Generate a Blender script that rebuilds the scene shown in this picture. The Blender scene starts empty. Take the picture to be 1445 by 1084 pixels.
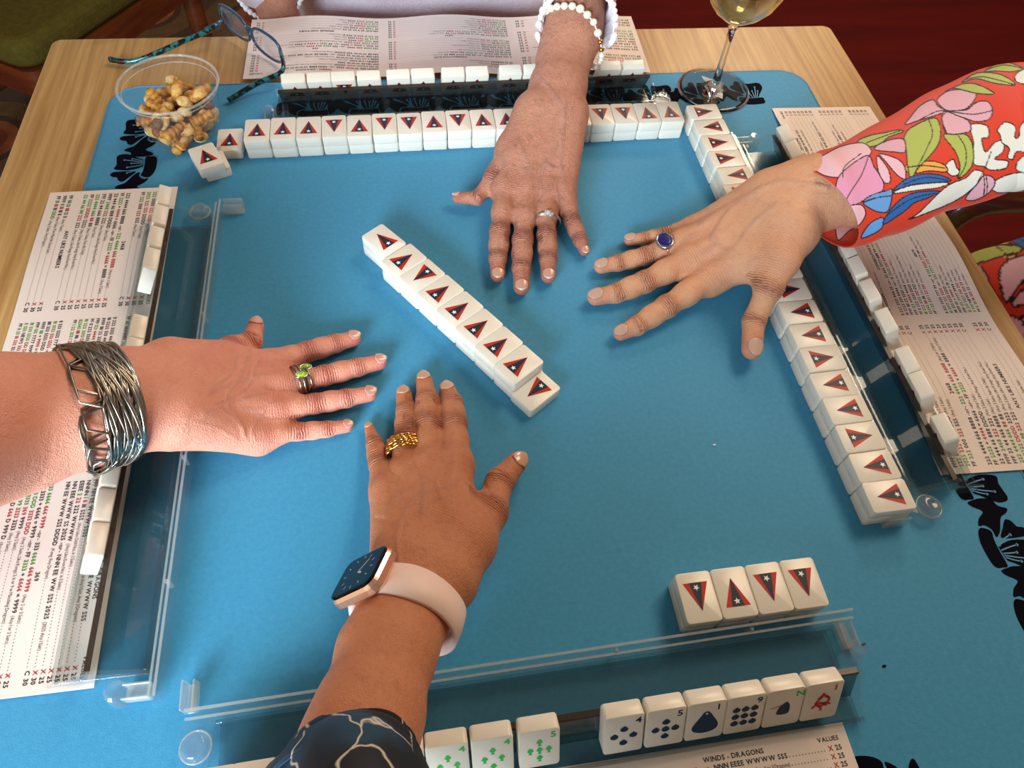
import bpy, bmesh, math, random
import numpy as np
from mathutils import Vector, Matrix, Euler

# ------------------------------------------------------------------ camera / light / exposure
SC = 1.15                                    # survey scale: mat 0.80 m, table 0.97 m
CAM = np.array([-0.0373, -0.3374, 0.4526]) * SC
EUL = (0.58651, -0.05201, -0.11851)
FPX = 1039.7
scene = bpy.context.scene
cd = bpy.data.cameras.new('camera')
cam = bpy.data.objects.new('camera', cd)
scene.collection.objects.link(cam)
cam.location = CAM
cam.rotation_euler = EUL
cd.sensor_width = 36
cd.lens = FPX / 1445 * 36
cd.clip_start = 0.01
scene.camera = cam

world = bpy.data.worlds.new('room_ambient')
scene.world = world
world.use_nodes = True
bg = world.node_tree.nodes['Background']
bg.inputs[0].default_value = (1.0, 0.85, 0.71, 1)
bg.inputs[1].default_value = 0.17

def area_light(name, loc, target, sx, sy, power, col):
    ld = bpy.data.lights.new(name, 'AREA')
    ld.shape = 'RECTANGLE'
    ld.size, ld.size_y, ld.energy, ld.color = sx, sy, power, col
    o = bpy.data.objects.new(name, ld)
    scene.collection.objects.link(o)
    o.location = loc
    o.rotation_euler = (Vector(target) - Vector(loc)).to_track_quat('-Z', 'Y').to_euler()
    return o
area_light('window_daylight', (-1.20, -2.22, 0.72), (-0.35, 0.0, 0.25), 1.2, 1.3, 168, (0.76, 0.91, 1.0))
area_light('ceiling_lamp', (1.35, 2.5, 1.75), (0.1, 0.0, 0.0), 0.6, 0.6, 20, (1.0, 0.80, 0.58))
area_light('pendant_lamp', (1.25, 0.85, 1.8), (0.1, -0.1, 0.0), 0.8, 0.8, 23, (1.0, 0.77, 0.54))

vs = scene.view_settings
vs.view_transform = 'Standard'
vs.look = 'None'
vs.gamma = 1
vs.use_curve_mapping = False
vs.exposure = 0.06
scene.cycles.transparent_max_bounces = 40
scene.cycles.max_bounces = 12

random.seed(7)
rng = np.random.default_rng(7)
COL = scene.collection

# ------------------------------------------------------------------ survey helpers
def _rot(rx, ry, rz):
    return np.array(Euler((rx, ry, rz), 'XYZ').to_matrix())
RM = _rot(*EUL)
def P(x, y, z=0.0):
    """world point at height z that the photograph shows at pixel (x, y)"""
    d = RM @ np.array([(x - 722.5) / FPX, -(y - 542) / FPX, -1.0])
    return CAM + d * ((z - CAM[2]) / d[2])
def PXS(w):
    w = np.atleast_2d(w)
    q = (w - CAM) @ RM
    return np.stack([722.5 + FPX * q[:, 0] / -q[:, 2], 542 - FPX * q[:, 1] / -q[:, 2]], 1)
def DEPTH(w):
    return -((np.array(w) - CAM) @ RM)[2]

# ------------------------------------------------------------------ object helpers
def link(name, data, parent=None, loc=None, rot=None):
    o = bpy.data.objects.new(name, data)
    COL.objects.link(o)
    if parent is not None: o.parent = parent
    if loc is not None: o.location = loc
    if rot is not None: o.rotation_euler = rot
    return o
def tag(o, label=None, cat=None, group=None, kind=None):
    if label: o['label'] = label
    if cat: o['category'] = cat
    if group: o['group'] = group
    if kind: o['kind'] = kind
    return o
def empty(name, loc=(0, 0, 0), rz=0):
    o = link(name, None, None, loc, (0, 0, rz))
    o.empty_display_size = 0.02
    return o

class MB:
    def __init__(s): s.v = []; s.f = []; s.m = []
    def add(s, v, f, mi=0):
        b = len(s.v)
        s.v += [tuple(map(float, p)) for p in v]
        s.f += [tuple(b + i for i in q) for q in f]
        s.m += [mi] * len(f)
        return s
    def box(s, lo, hi, mi=0, M=None):
        x0, y0, z0 = lo; x1, y1, z1 = hi
        v = [(x0, y0, z0), (x1, y0, z0), (x1, y1, z0), (x0, y1, z0), (x0, y0, z1), (x1, y0, z1), (x1, y1, z1), (x0, y1, z1)]
        if M is not None: v = [M @ Vector(p) for p in v]
        return s.add(v, [(0, 3, 2, 1), (4, 5, 6, 7), (0, 1, 5, 4), (1, 2, 6, 5), (2, 3, 7, 6), (3, 0, 4, 7)], mi)
    def tube(s, pts, r, n=10, mi=0, closed=False, caps=True, flat=1.0, up=None):
        pts = [np.array(p, float) for p in pts]
        m = len(pts)
        rr = r if hasattr(r, '__len__') else [r] * m
        V = []; ref = None
        for i in range(m):
            a = pts[(i - 1) % m] if (closed or i > 0) else pts[0]
            b = pts[(i + 1) % m] if (closed or i < m - 1) else pts[-1]
            t = b - a; t /= (np.linalg.norm(t) + 1e-12)
            if ref is None:
                ref = np.array(up if up is not None else ((0, 0, 1) if abs(t[2]) < .9 else (1, 0, 0)), float)
            n1 = ref - t * (ref @ t); n1 /= (np.linalg.norm(n1) + 1e-12); ref = n1
            n2 = np.cross(t, n1)
            for k in range(n):
                an = 2 * math.pi * k / n
                V.append(pts[i] + rr[i] * (n1 * math.cos(an) * flat + n2 * math.sin(an)))
        F = []
        for i in range(m if closed else m - 1):
            j = (i + 1) % m
            for k in range(n):
                l = (k + 1) % n
                F.append((i * n + k, i * n + l, j * n + l, j * n + k))
        if caps and not closed:
            F.append(tuple(range(n - 1, -1, -1))); F.append(tuple((m - 1) * n + k for k in range(n)))
        return s.add(V, F, mi)
    def lathe(s, prof, n=32, mi=0, c=(0, 0, 0), cap0=False, cap1=False):
        V = []; F = []
        for r, z in prof:
            for k in range(n):
                a = 2 * math.pi * k / n
                V.append((c[0] + r * math.cos(a), c[1] + r * math.sin(a), c[2] + z))
        for i in range(len(prof) - 1):
            for k in range(n):
                l = (k + 1) % n
                F.append((i * n + k, i * n + l, (i + 1) * n + l, (i + 1) * n + k))
        if cap0: F.append(tuple(range(n - 1, -1, -1)))
        if cap1: F.append(tuple((len(prof) - 1) * n + k for k in range(n)))
        return s.add(V, F, mi)
    def prism(s, poly, x0, x1, mi=0):
        """extrude a (y,z) polygon (counter-clockwise seen from +x) along x"""
        n = len(poly)
        V = [(x0, y, z) for y, z in poly] + [(x1, y, z) for y, z in poly]
        F = [tuple(range(n - 1, -1, -1)), tuple(range(n, 2 * n))]
        F += [(i, (i + 1) % n, n + (i + 1) % n, n + i) for i in range(n)]
        return s.add(V, F, mi)
    def slab(s, poly, z0, z1, mi=0):
        n = len(poly)
        V = [(x, y, z0) for x, y in poly] + [(x, y, z1) for x, y in poly]
        F = [tuple(range(n - 1, -1, -1)), tuple(range(n, 2 * n))]
        F += [(i, (i + 1) % n, n + (i + 1) % n, n + i) for i in range(n)]
        return s.add(V, F, mi)
    def flatpoly(s, poly, z, mi=0):
        return s.add([(x, y, z) for x, y in poly], [tuple(range(len(poly)))], mi)
    def sphere(s, c, r, nu=12, nv=8, mi=0, sc=(1, 1, 1), M=None):
        V = [(0, 0, -1)]; F = []
        for j in range(1, nv):
            ph = -math.pi / 2 + math.pi * j / nv
            for k in range(nu):
                a = 2 * math.pi * k / nu
                V.append((math.cos(ph) * math.cos(a), math.cos(ph) * math.sin(a), math.sin(ph)))
        V.append((0, 0, 1)); top = len(V) - 1
        for k in range(nu):
            F.append((0, 1 + (k + 1) % nu, 1 + k))
            F.append((top, top - nu + k, top - nu + (k + 1) % nu))
        for j in range(nv - 2):
            for k in range(nu):
                l = (k + 1) % nu; b = 1 + j * nu
                F.append((b + k, b + l, b + nu + l, b + nu + k))
        W = []
        for p in V:
            q = Vector((p[0] * r * sc[0], p[1] * r * sc[1], p[2] * r * sc[2]))
            if M is not None: q = M @ q
            W.append((q[0] + c[0], q[1] + c[1], q[2] + c[2]))
        return s.add(W, F, mi)
    def mesh(s, name, mats, smooth=False):
        me = bpy.data.meshes.new(name)
        me.from_pydata(s.v, [], s.f)
        for m in (mats if isinstance(mats, (list, tuple)) else [mats]): me.materials.append(m)
        me.polygons.foreach_set('material_index', s.m)
        if smooth: me.polygons.foreach_set('use_smooth', [True] * len(s.f))
        me.update()
        return me
    def build(s, name, mats, parent=None, smooth=False, **kw):
        return link(name, s.mesh(name, mats, smooth), parent, **kw)

def bevel(o, w, seg=2, ang=0.6):
    m = o.modifiers.new('bevel', 'BEVEL'); m.width = w; m.segments = seg; m.limit_method = 'ANGLE'; m.angle_limit = ang
    return o
def autosmooth(o):
    me = o.data
    me.polygons.foreach_set('use_smooth', [True] * len(me.polygons))
    o.modifiers.new('wn', 'WEIGHTED_NORMAL')
    return o

def crom(pts, sub=6, closed=True):
    """Catmull-Rom through 2D/3D points"""
    p = np.array(pts, float); n = len(p); out = []
    rngi = range(n) if closed else range(n - 1)
    for i in rngi:
        if closed: a, b, c, d = p[(i - 1) % n], p[i], p[(i + 1) % n], p[(i + 2) % n]
        else: a, b, c, d = p[max(i - 1, 0)], p[i], p[i + 1], p[min(i + 2, n - 1)]
        for k in range(sub):
            t = k / sub
            out.append(.5 * ((2 * b) + (c - a) * t + (2 * a - 5 * b + 4 * c - d) * t * t + (-a + 3 * b - 3 * c + d) * t ** 3))
    if not closed: out.append(p[-1])
    return np.array(out)

# ------------------------------------------------------------------ material helpers
def srgb(r, g, b):
    f = lambda c: (c / 255 / 12.92) if c / 255 <= 0.04045 else ((c / 255 + 0.055) / 1.055) ** 2.4
    return (f(r), f(g), f(b), 1)
class NT:
    def __init__(s, name):
        s.m = bpy.data.materials.new(name); s.m.use_nodes = True
        s.t = s.m.node_tree; s.n = s.t.nodes; s.b = s.n['Principled BSDF']; s.out = s.n['Material Output']
    def node(s, ty, **kw):
        n = s.n.new(ty)
        for k, v in kw.items():
            if k.startswith('i_'): n.inputs[int(k[2:])].default_value = v
            else: setattr(n, k, v)
        return n
    def l(s, a, b): s.t.links.new(a, b)
    def set(s, **kw):
        names = {'col': 'Base Color', 'rough': 'Roughness', 'metal': 'Metallic', 'spec': 'Specular IOR Level', 'ior': 'IOR',
                 'trans': 'Transmission Weight', 'sss': 'Subsurface Weight', 'sssr': 'Subsurface Radius', 'ssss': 'Subsurface Scale',
                 'coat': 'Coat Weight', 'coatr': 'Coat Roughness', 'sheen': 'Sheen Weight', 'alpha': 'Alpha', 'em': 'Emission Color', 'ems': 'Emission Strength'}
        for k, v in kw.items(): s.b.inputs[names[k]].default_value = v
        return s
    def coord(s, out='Object', scale=(1, 1, 1), rot=(0, 0, 0)):
        tc = s.node('ShaderNodeTexCoord'); mp = s.node('ShaderNodeMapping')
        mp.inputs['Scale'].default_value = scale; mp.inputs['Rotation'].default_value = rot
        s.l(tc.outputs[out], mp.inputs[0]); return mp.outputs[0]
    def noise(s, vec, scale, detail=3, rough=.5, dist=0):
        n = s.node('ShaderNodeTexNoise'); n.inputs['Scale'].default_value = scale; n.inputs['Detail'].default_value = detail
        n.inputs['Roughness'].default_value = rough; n.inputs['Distortion'].default_value = dist
        if vec is not None: s.l(vec, n.inputs['Vector'])
        return n.outputs['Fac']
    def ramp(s, fac, stops, interp='LINEAR'):
        r = s.node('ShaderNodeValToRGB'); r.color_ramp.interpolation = interp
        e = r.color_ramp.elements
        while len(e) < len(stops): e.new(0.5)
        for i, (p, c) in enumerate(stops): e[i].position = p; e[i].color = c
        s.l(fac, r.inputs[0]); return r.outputs[0]
    def mix(s, fac, a, b, mode='MIX'):
        m = s.node('ShaderNodeMix', data_type='RGBA', blend_type=mode)
        for sock, v in ((m.inputs[0], fac), (m.inputs[6], a), (m.inputs[7], b)):
            if hasattr(v, 'is_linked') or hasattr(v, 'links'): s.l(v, sock)
            else: sock.default_value = v
        return m.outputs[2]
    def math(s, op, a, b=0.0):
        m = s.node('ShaderNodeMath', operation=op)
        for sock, v in ((m.inputs[0], a), (m.inputs[1], b)):
            if hasattr(v, 'links'): s.l(v, sock)
            else: sock.default_value = v
        return m.outputs[0]
    def attr(s, name):
        a = s.node('ShaderNodeAttribute'); a.attribute_name = name; return a
    def bump(s, h, strength=.3, dist=.001, chain=None):
        b = s.node('ShaderNodeBump'); b.inputs['Strength'].default_value = strength; b.inputs['Distance'].default_value = dist
        s.l(h, b.inputs['Height'])
        if chain is not None: s.l(chain, b.inputs['Normal'])
        return b.outputs[0]
    def normal(s, n): s.l(n, s.b.inputs['Normal']); return s
    def color(s, c): s.l(c, s.b.inputs['Base Color']); return s

def plain(name, col, rough=.5, **kw):
    n = NT(name); n.set(col=col, rough=rough, **kw); return n.m

# mat: blue neoprene with a fine cloth face
n = NT('blue_cloth'); v = n.coord()
c = n.mix(n.noise(v, 260, 2), srgb(50, 138, 184), srgb(66, 156, 200))
n.color(c); n.set(rough=.62, spec=.35, sheen=.15)
n.normal(n.bump(n.noise(v, 900, 2), .35, .0004)); M_MAT = n.m
M_PRINT = plain('navy_print', srgb(7, 7, 22), .85, spec=.08)
M_PRINTBLUE = plain('blue_print_line', srgb(84, 154, 196), .6)
M_STITCH = plain('mat_edge_thread', srgb(70, 140, 180), .7)
# bamboo table
n = NT('bamboo'); v = n.coord(scale=(85, 2.2, 1))
v2 = n.coord(scale=(150, 5, 1)); v3 = n.coord(scale=(9, 28, 1))
base = n.ramp(n.noise(v, 1.0, 4, .6), [(.3, srgb(188, 148, 92)), (.5, srgb(200, 162, 106)), (.7, srgb(210, 174, 120))])
fine = n.ramp(n.noise(v2, 1.0, 3, .6), [(.35, srgb(186, 148, 96)), (.65, srgb(255, 250, 240))])
c = n.mix(.55, base, fine, 'MULTIPLY')
kn = n.ramp(n.noise(v3, 1.0, 2, .5), [(.66, (0, 0, 0, 1)), (.74, (1, 1, 1, 1))])
c = n.mix(n.math('MULTIPLY', kn, .3), c, srgb(150, 104, 58))
n.color(c); n.set(rough=.38, spec=.45); M_BAMBOO = n.m
M_BAMBOO_EDGE = plain('bamboo_edge', srgb(170, 126, 70), .45)
# tile ivory
n = NT('ivory_tile'); n.set(col=srgb(236, 231, 218), rough=.28, spec=.5, sss=.15, sssr=(.6, .5, .4), ssss=.003); M_TILE = n.m
M_RED = plain('flag_red', srgb(196, 36, 22), .4, spec=.25)
M_ORANGE = plain('flag_brown', srgb(150, 62, 20), .4, spec=.25)
M_NAVY = plain('flag_navy', srgb(28, 40, 62), .4, spec=.25)
M_WHITE = plain('flag_star_white', srgb(245, 245, 245), .4)
M_TNAVY = plain('tile_ink_navy', srgb(16, 56, 88), .5, spec=.2)
M_TGREEN = plain('tile_ink_green', srgb(40, 190, 90), .4)
M_TRED = plain('tile_ink_red', srgb(215, 60, 45), .4)
# acrylic: thin clear plastic
def clear(name, tint, edge, rough=.04, refl=1.0, body=.05, mirror=0.0):
    n = NT(name); n.n.remove(n.b)
    tr = n.node('ShaderNodeBsdfTransparent'); tr.inputs[0].default_value = tint
    gl = n.node('ShaderNodeBsdfGlossy'); gl.inputs[0].default_value = (refl, refl, refl, 1); gl.inputs['Roughness'].default_value = rough
    df = n.node('ShaderNodeBsdfDiffuse'); df.inputs[0].default_value = edge
    fr = n.node('ShaderNodeFresnel'); fr.inputs[0].default_value = 1.45
    ge = n.node('ShaderNodeNewGeometry')
    fac = n.math('MULTIPLY', n.math('MAXIMUM', fr.outputs[0], mirror), n.math('SUBTRACT', 1.0, ge.outputs['Backfacing']))
    m1 = n.node('ShaderNodeMixShader'); m1.inputs[0].default_value = body
    n.l(tr.outputs[0], m1.inputs[1]); n.l(df.outputs[0], m1.inputs[2])
    m2 = n.node('ShaderNodeMixShader'); n.l(fac, m2.inputs[0]); n.l(m1.outputs[0], m2.inputs[1]); n.l(gl.outputs[0], m2.inputs[2])
    n.l(m2.outputs[0], n.out.inputs[0]); return n.m
M_ACRYL = clear('clear_acrylic', (.955, .965, .965, 1), (.75, .8, .8, 1), .05, 1.0, .015)
M_TRAY = clear('shade_tinted_acrylic_tray', (.80, .83, .82, 1), (.4, .45, .45, 1), .06, 1.0, .02)  # clear plastic; the grey tint paints in the tray's shadow and dark reflections
M_REST = clear('acrylic_sloping_rest', (.50, .52, .51, 1), (.3, .33, .33, 1), .10, 1.0, .03, .13)
M_ACRYL_EDGE = clear('acrylic_edge', (.88, .90, .89, 1), (.85, .87, .86, 1), .08, 1.0, .22)
M_ACRYL_DARK = clear('acrylic_dark_edge', (.28, .26, .24, 1), (.10, .075, .06, 1), .15, .35, .55)
M_KNOB = clear('clear_knob', (.93, .94, .94, 1), (.9, .9, .9, 1), .06, 1.0, .05)
M_CUP = clear('thin_clear_cup', (.95, .95, .95, 1), (.9, .9, .9, 1), .06, 1.0, .03)
n = NT('glass'); n.set(col=(1, 1, 1, 1), rough=0.0, trans=1.0, ior=1.45); M_GLASS = n.m
n = NT('white_wine'); n.set(col=srgb(238, 220, 150), rough=0.0, trans=1.0, ior=1.33); M_WINE = n.m
# card stock
n = NT('card_stock'); n.set(col=srgb(236, 222, 214), rough=.45, spec=.4); M_CARD = n.m
M_INK = plain('ink_black', srgb(24, 20, 34), .5)
M_INKR = plain('ink_red', srgb(178, 24, 42), .5)
M_INKG = plain('ink_green', srgb(44, 150, 44), .5)
M_INKGREY = plain('ink_grey', srgb(92, 78, 78), .5)
# dark wood etc
n = NT('mahogany_floor'); v = n.coord(scale=(1.2, 14, 1), rot=(0, 0, .45))
c = n.ramp(n.noise(v, 1.5, 4, .6), [(.3, srgb(78, 3, 3)), (.7, srgb(104, 8, 6))])
n.color(c); n.set(rough=.6, spec=.12); M_FLOOR = n.m
n = NT('cherry_wood'); v = n.coord(scale=(3, 3, 22))
c = n.ramp(n.noise(v, 2.0, 4, .6), [(.3, srgb(58, 24, 12)), (.7, srgb(100, 48, 20))])
n.color(c); n.set(rough=.3, coat=.3); M_CHERRY = n.m
n = NT('olive_upholstery'); v = n.coord()
c = n.mix(n.noise(v, 90, 3), srgb(54, 48, 14), srgb(84, 74, 26)); n.color(c); n.set(rough=.95, spec=.1)
n.normal(n.bump(n.noise(v, 300, 2), .6, .002)); M_OLIVE = n.m
M_BEIGE = plain('beige_cushion', srgb(190, 160, 130), .85, sheen=.3)

# ------------------------------------------------------------------ glyph cache (print)
CHARS = sorted(set('0123456789ABCDEFGHIJKLMNOPQRSTUVWXYZabcdefghijklmnopqrstuvwxyz(),.+=-'))
GLY = {}
def make_glyphs():
    tmp = []
    for wt, off in (('r', 0.0), ('b', 0.022)):
        for ch in CHARS:
            cu = bpy.data.curves.new('glyph', 'FONT'); cu.body = ch; cu.size = 1; cu.offset = off; cu.resolution_u = 2
            o = bpy.data.objects.new('glyph', cu); COL.objects.link(o); tmp.append((wt, ch, o, cu))
    dg = bpy.context.evaluated_depsgraph_get(); dg.update()
    for wt, ch, o, cu in tmp:
        me = bpy.data.meshes.new_from_object(o.evaluated_get(dg))
        nv = len(me.vertices); co = np.zeros(nv * 3); me.vertices.foreach_get('co', co); co = co.reshape(-1, 3)[:, :2]
        fs = [tuple(p.vertices) for p in me.polygons]
        x0 = co[:, 0].min() if nv else 0; x1 = co[:, 0].max() if nv else .3
        co = co - [x0, 0]
        GLY[wt, ch] = (co, fs, x1 - x0)
        bpy.data.meshes.remove(me)
    for wt, ch, o, cu in tmp:
        bpy.data.objects.remove(o); bpy.data.curves.remove(cu)
make_glyphs()
def text_width(t, wt='b', gap=.10, sp=.30):
    return sum(sp if ch == ' ' else GLY[wt, ch][2] + gap for ch in t)
def put_text(mb, t, x, y, size, z, mi=0, wt='b', cols=None, sx=1.0, xf=None, gap=.10, sp=.30):
    for i, ch in enumerate(t):
        if ch == ' ': x += sp * size * sx; continue
        co, fs, w = GLY[wt, ch]
        pts = [(x + p[0] * size * sx, y + p[1] * size) for p in co]
        V = [xf(p) for p in pts] if xf else [(p[0], p[1], z) for p in pts]
        mb.add(V, fs, cols[i] if cols else mi)
        x += (w + gap) * size * sx
    return x

# ------------------------------------------------------------------ setting: floor, rug
mb = MB(); mb.box((-2.1, -2.5, -.80), (3.4, 3.3, -.76))
tag(mb.build('floor', M_FLOOR), kind='structure')
M_WALL = plain('warm_plaster', srgb(200, 176, 146), .9)
WX0, WX1, WZ0, WZ1 = -1.88, -.52, .02, 1.42
mb = MB(); mb.box((-2.06, -2.5, -.76), (-1.96, 3.3, 1.9)); tag(mb.build('wall_left', M_WALL), kind='structure')
mb = MB(); mb.box((-1.96, -2.40, -.76), (WX0, -2.30, 1.9)); mb.box((WX1, -2.40, -.76), (3.3, -2.30, 1.9)); mb.box((WX0, -2.40, -.76), (WX1, -2.30, WZ0)); mb.box((WX0, -2.40, WZ1), (WX1, -2.30, 1.9))
tag(mb.build('wall_front', M_WALL), kind='structure')
mb = MB(); mb.box((-1.96, 3.2, -.76), (3.3, 3.3, 1.9)); tag(mb.build('wall_back', M_WALL), kind='structure')
mb = MB(); mb.box((3.3, -2.5, -.76), (3.4, 3.3, 1.9)); tag(mb.build('wall_right', M_WALL), kind='structure')
M_FRAMEW = plain('white_paint', srgb(235, 233, 228), .5)
win = tag(empty('window_1', ((WX0 + WX1) / 2, -2.35, WZ0)), kind='structure')
mb = MB()
mb.box((WX0, -2.37, WZ0), (WX0 + .05, -2.29, WZ1)); mb.box((WX1 - .05, -2.37, WZ0), (WX1, -2.29, WZ1)); mb.box((WX0 + .05, -2.37, WZ0), (WX1 - .05, -2.29, WZ0 + .05)); mb.box((WX0 + .05, -2.37, WZ1 - .05), (WX1 - .05, -2.29, WZ1))
o = mb.build('window_frame', M_FRAMEW, win); o.matrix_parent_inverse = Matrix.Translation(win.location).inverted()
# table ------------------------------------------------------------
TX0, TX1, TYB = -.3964 * SC, .4434 * SC, .4204 * SC
TYF = TYB - (TX1 - TX0)
ZT = -.003
def rrect(x0, x1, y0, y1, r, n=8):
    pts = []
    for cx, cy, a0 in ((x1 - r, y1 - r, 0), (x0 + r, y1 - r, 90), (x0 + r, y0 + r, 180), (x1 - r, y0 + r, 270)):
        for k in range(n + 1):
            a = math.radians(a0 + 90 * k / n); pts.append((cx + r * math.cos(a), cy + r * math.sin(a)))
    return pts
table = empty('card_table', ((TX0 + TX1) / 2, (TYB + TYF) / 2, -.76))
tag(table, 'square bamboo card table under the blue playing mat', 'table')
def child(o, par):
    o.parent = par
    o.matrix_parent_inverse = Matrix.Translation(par.location).inverted() if par.rotation_euler.z == 0 else (Matrix.Translation(par.location) @ Matrix.Rotation(par.rotation_euler.z, 4, 'Z')).inverted()
    return o
mb = MB(); mb.slab(rrect(TX0, TX1, TYF, TYB, .012), -.022, ZT)
o = child(bevel(mb.build('tabletop', M_BAMBOO), .003, 3, .9), table)
mb = MB(); mb.slab(rrect(TX0 + .002, TX1 - .002, TYF + .002, TYB - .002, .011), -.034, -.0225)
child(bevel(mb.build('edge_band', M_BAMBOO_EDGE), .002, 2, .9), table)
mb = MB(); mb.slab(rrect(TX0 + .06, TX1 - .06, TYF + .06, TYB - .06, .01), -.085, -.0345)
child(mb.build('apron', M_BAMBOO_EDGE), table)
for sx in (0, 1):
    for sy in (0, 1):
        cx = TX0 + .08 if sx == 0 else TX1 - .08; cy = TYF + .08 if sy == 0 else TYB - .08
        mb = MB(); mb.tube([(cx, cy, -.76), (cx, cy, -.086)], [.016, .024], 16)
        child(mb.build('leg', M_BAMBOO_EDGE, smooth=False), table)

# mat --------------------------------------------------------------
MX0, MX1, MYB = -.3224 * SC, .3765 * SC, .3335 * SC
MYF = MYB - (MX1 - MX0); MC = np.array([(MX0 + MX1) / 2, (MYB + MYF) / 2])
mat = empty('playing_mat', (MC[0], MC[1], ZT))
tag(mat, 'blue cloth playing mat with navy flower border covering the table', 'mat')
mb = MB(); mb.slab(rrect(MX0, MX1, MYF, MYB, .032), ZT + .0002, 0)
child(bevel(mb.build('cloth', M_MAT), .001, 2, .9), mat)
edge = rrect(MX0 + .0015, MX1 - .0015, MYF + .0015, MYB - .0015, .031)
ep = []
for i in range(len(edge)):
    a, b = np.array(edge[i]), np.array(edge[(i + 1) % len(edge)]); L = np.linalg.norm(b - a); k = max(1, int(L / .004))
    ep += [a + (b - a) * t / k for t in range(k)]
mb = MB(); mb.tube([(p[0], p[1], -.0004) for p in ep], [.0011 + .0002 * (i % 2) for i in range(len(ep))], 6, closed=True)
child(mb.build('stitched_edge', M_STITCH, smooth=True), mat)
# flower border, traced once and turned round the four sides
Z8 = lambda X, Y: P(100 + X / 6.771, 120 + Y / 6.771, 0)[:2]
motif = [
    [(440, 690), (470, 668), (540, 662), (600, 680), (650, 702), (690, 716), (692, 752), (688, 788), (640, 800), (560, 815), (470, 815), (412, 803), (436, 765), (438, 725)],
    [(375, 860), (400, 838), (460, 830), (560, 825), (622, 832), (560, 880), (520, 910), (490, 925), (455, 915), (440, 885), (400, 880)],
    [(715, 690), (760, 683), (800, 682), (822, 705), (815, 790), (785, 850), (745, 882), (700, 880), (668, 862), (690, 820), (705, 760)],
    [(420, 985), (450, 960), (520, 935), (590, 870), (640, 838), (660, 837), (655, 872), (690, 897), (740, 895), (700, 935), (632, 972), (690, 1000), (708, 1025), (640, 1040), (590, 1046), (500, 1040), (478, 1002)]]
stam = [((690, 740), (600, 728), (515, 720)), ((690, 750), (640, 750), (580, 752)), ((690, 730), (640, 716), (590, 708)), ((690, 765), (610, 780), (540, 790)), ((685, 785), (610, 822), (540, 842))]
mot = [crom([Z8(*q) for q in pl], 4) for pl in motif]
stw = [[np.array(Z8(*q)) for q in s_] for s_ in stam]
PER = .0560
y_ref = Z8(690, 750)[1]
def put_flower(k, side):
    fl = MB()
    dy = -k * PER
    ca = [(1, 0), (0, -1), (-1, 0), (0, 1)][side]      # left, back, right, front
    def T(p):
        x, y = p[0] - MC[0], p[1] + dy - MC[1]
        return (x * ca[0] - y * ca[1] + MC[0], x * ca[1] + y * ca[0] + MC[1])
    for pl in mot: fl.flatpoly([T(p) for p in pl], .00025, 0)
    for s_ in stw:
        q = crom(s_, 3, False)
        for i in range(len(q) - 1):
            a, b = q[i], q[i + 1]; d = (b - a) / np.linalg.norm(b - a); nn = np.array([-d[1], d[0]]) * .0005
            fl.flatpoly([T(a - nn), T(b - nn), T(b + nn), T(a + nn)], .0004, 1)
        e = q[-1]; fl.flatpoly([T(e + .0012 * np.array([math.cos(t), math.sin(t)])) for t in np.linspace(0, 2 * math.pi, 9)[:-1]], .0004, 1)
    me = fl.mesh('printed_flower', [M_PRINT, M_PRINTBLUE])
    bm = bmesh.new(); bm.from_mesh(me)
    for f in bm.faces:
        if f.normal.z < 0: f.normal_flip()
    bm.to_mesh(me); bm.free()
    child(link('printed_flower', me), mat)
for side in range(4):
    for k in range(-1, 9): put_flower(k, side)

# ------------------------------------------------------------------ tiles
TW, TL, TT = .0225 * SC, .0309 * SC, .0098 * SC
def make_tile_mesh():
    bm = bmesh.new(); bmesh.ops.create_cube(bm, size=1)
    for v in bm.verts: v.co = (v.co.x * (TW - .0005), v.co.y * (TL - .0003), v.co.z * (TT - .0002))
    ve = [e for e in bm.edges if abs(e.verts[0].co.z - e.verts[1].co.z) > .005]
    bmesh.ops.bevel(bm, geom=ve, offset=.0026, segments=4, profile=.5, affect='EDGES')
    te = [e for e in bm.edges if abs(e.verts[0].co.z - e.verts[1].co.z) < 1e-6]
    te = [e for e in te if abs(abs(e.verts[0].co.z) - (TT - .0002) / 2) < 1e-6 and len(e.link_faces) == 2 and abs(e.link_faces[0].normal.z - e.link_faces[1].normal.z) > .5]
    bmesh.ops.bevel(bm, geom=te, offset=.0008, segments=2, profile=.5, affect='EDGES')
    me = bpy.data.meshes.new('tile_block'); bm.to_mesh(me); bm.free()
    me.materials.append(M_TILE)
    me.polygons.foreach_set('use_smooth', [True] * len(me.polygons))
    return me
ME_TILE = make_tile_mesh()
def sharp(me, ang=.7):
    bm = bmesh.new(); bm.from_mesh(me)
    for e in bm.edges:
        if len(e.link_faces) == 2 and e.calc_face_angle(0) > ang: e.smooth = False
    bm.to_mesh(me); bm.free()
sharp(ME_TILE)
def make_flag():
    mb = MB(); z = TT / 2 + .00004
    b, h = .0089, .0100
    ax = .0; y0, y1 = -h, h
    mb.flatpoly([(-b, y0), (b, y0), (0, y1)], z, 0)
    mb.flatpoly([(-b * .62, y0), (b * .62, y0), (0, y1)], z + .00005, 1)
    mb.flatpoly([(-b * .50, y0), (b * .50, y0), (0, y1)], z + .00010, 2)
    st = []
    for k in range(10):
        r = .0024 if k % 2 == 0 else .00105; a = math.pi / 2 + k * math.pi / 5
        st.append((r * math.cos(a), y0 + .0036 + r * math.sin(a)))
    c = (0, y0 + .0036)
    for k in range(10): mb.flatpoly([c, st[k], st[(k + 1) % 10]], z + .00016, 3)
    return mb.mesh('printed_flag', [M_RED, M_ORANGE, M_NAVY, M_WHITE])
ME_FLAG = make_flag()
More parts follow.
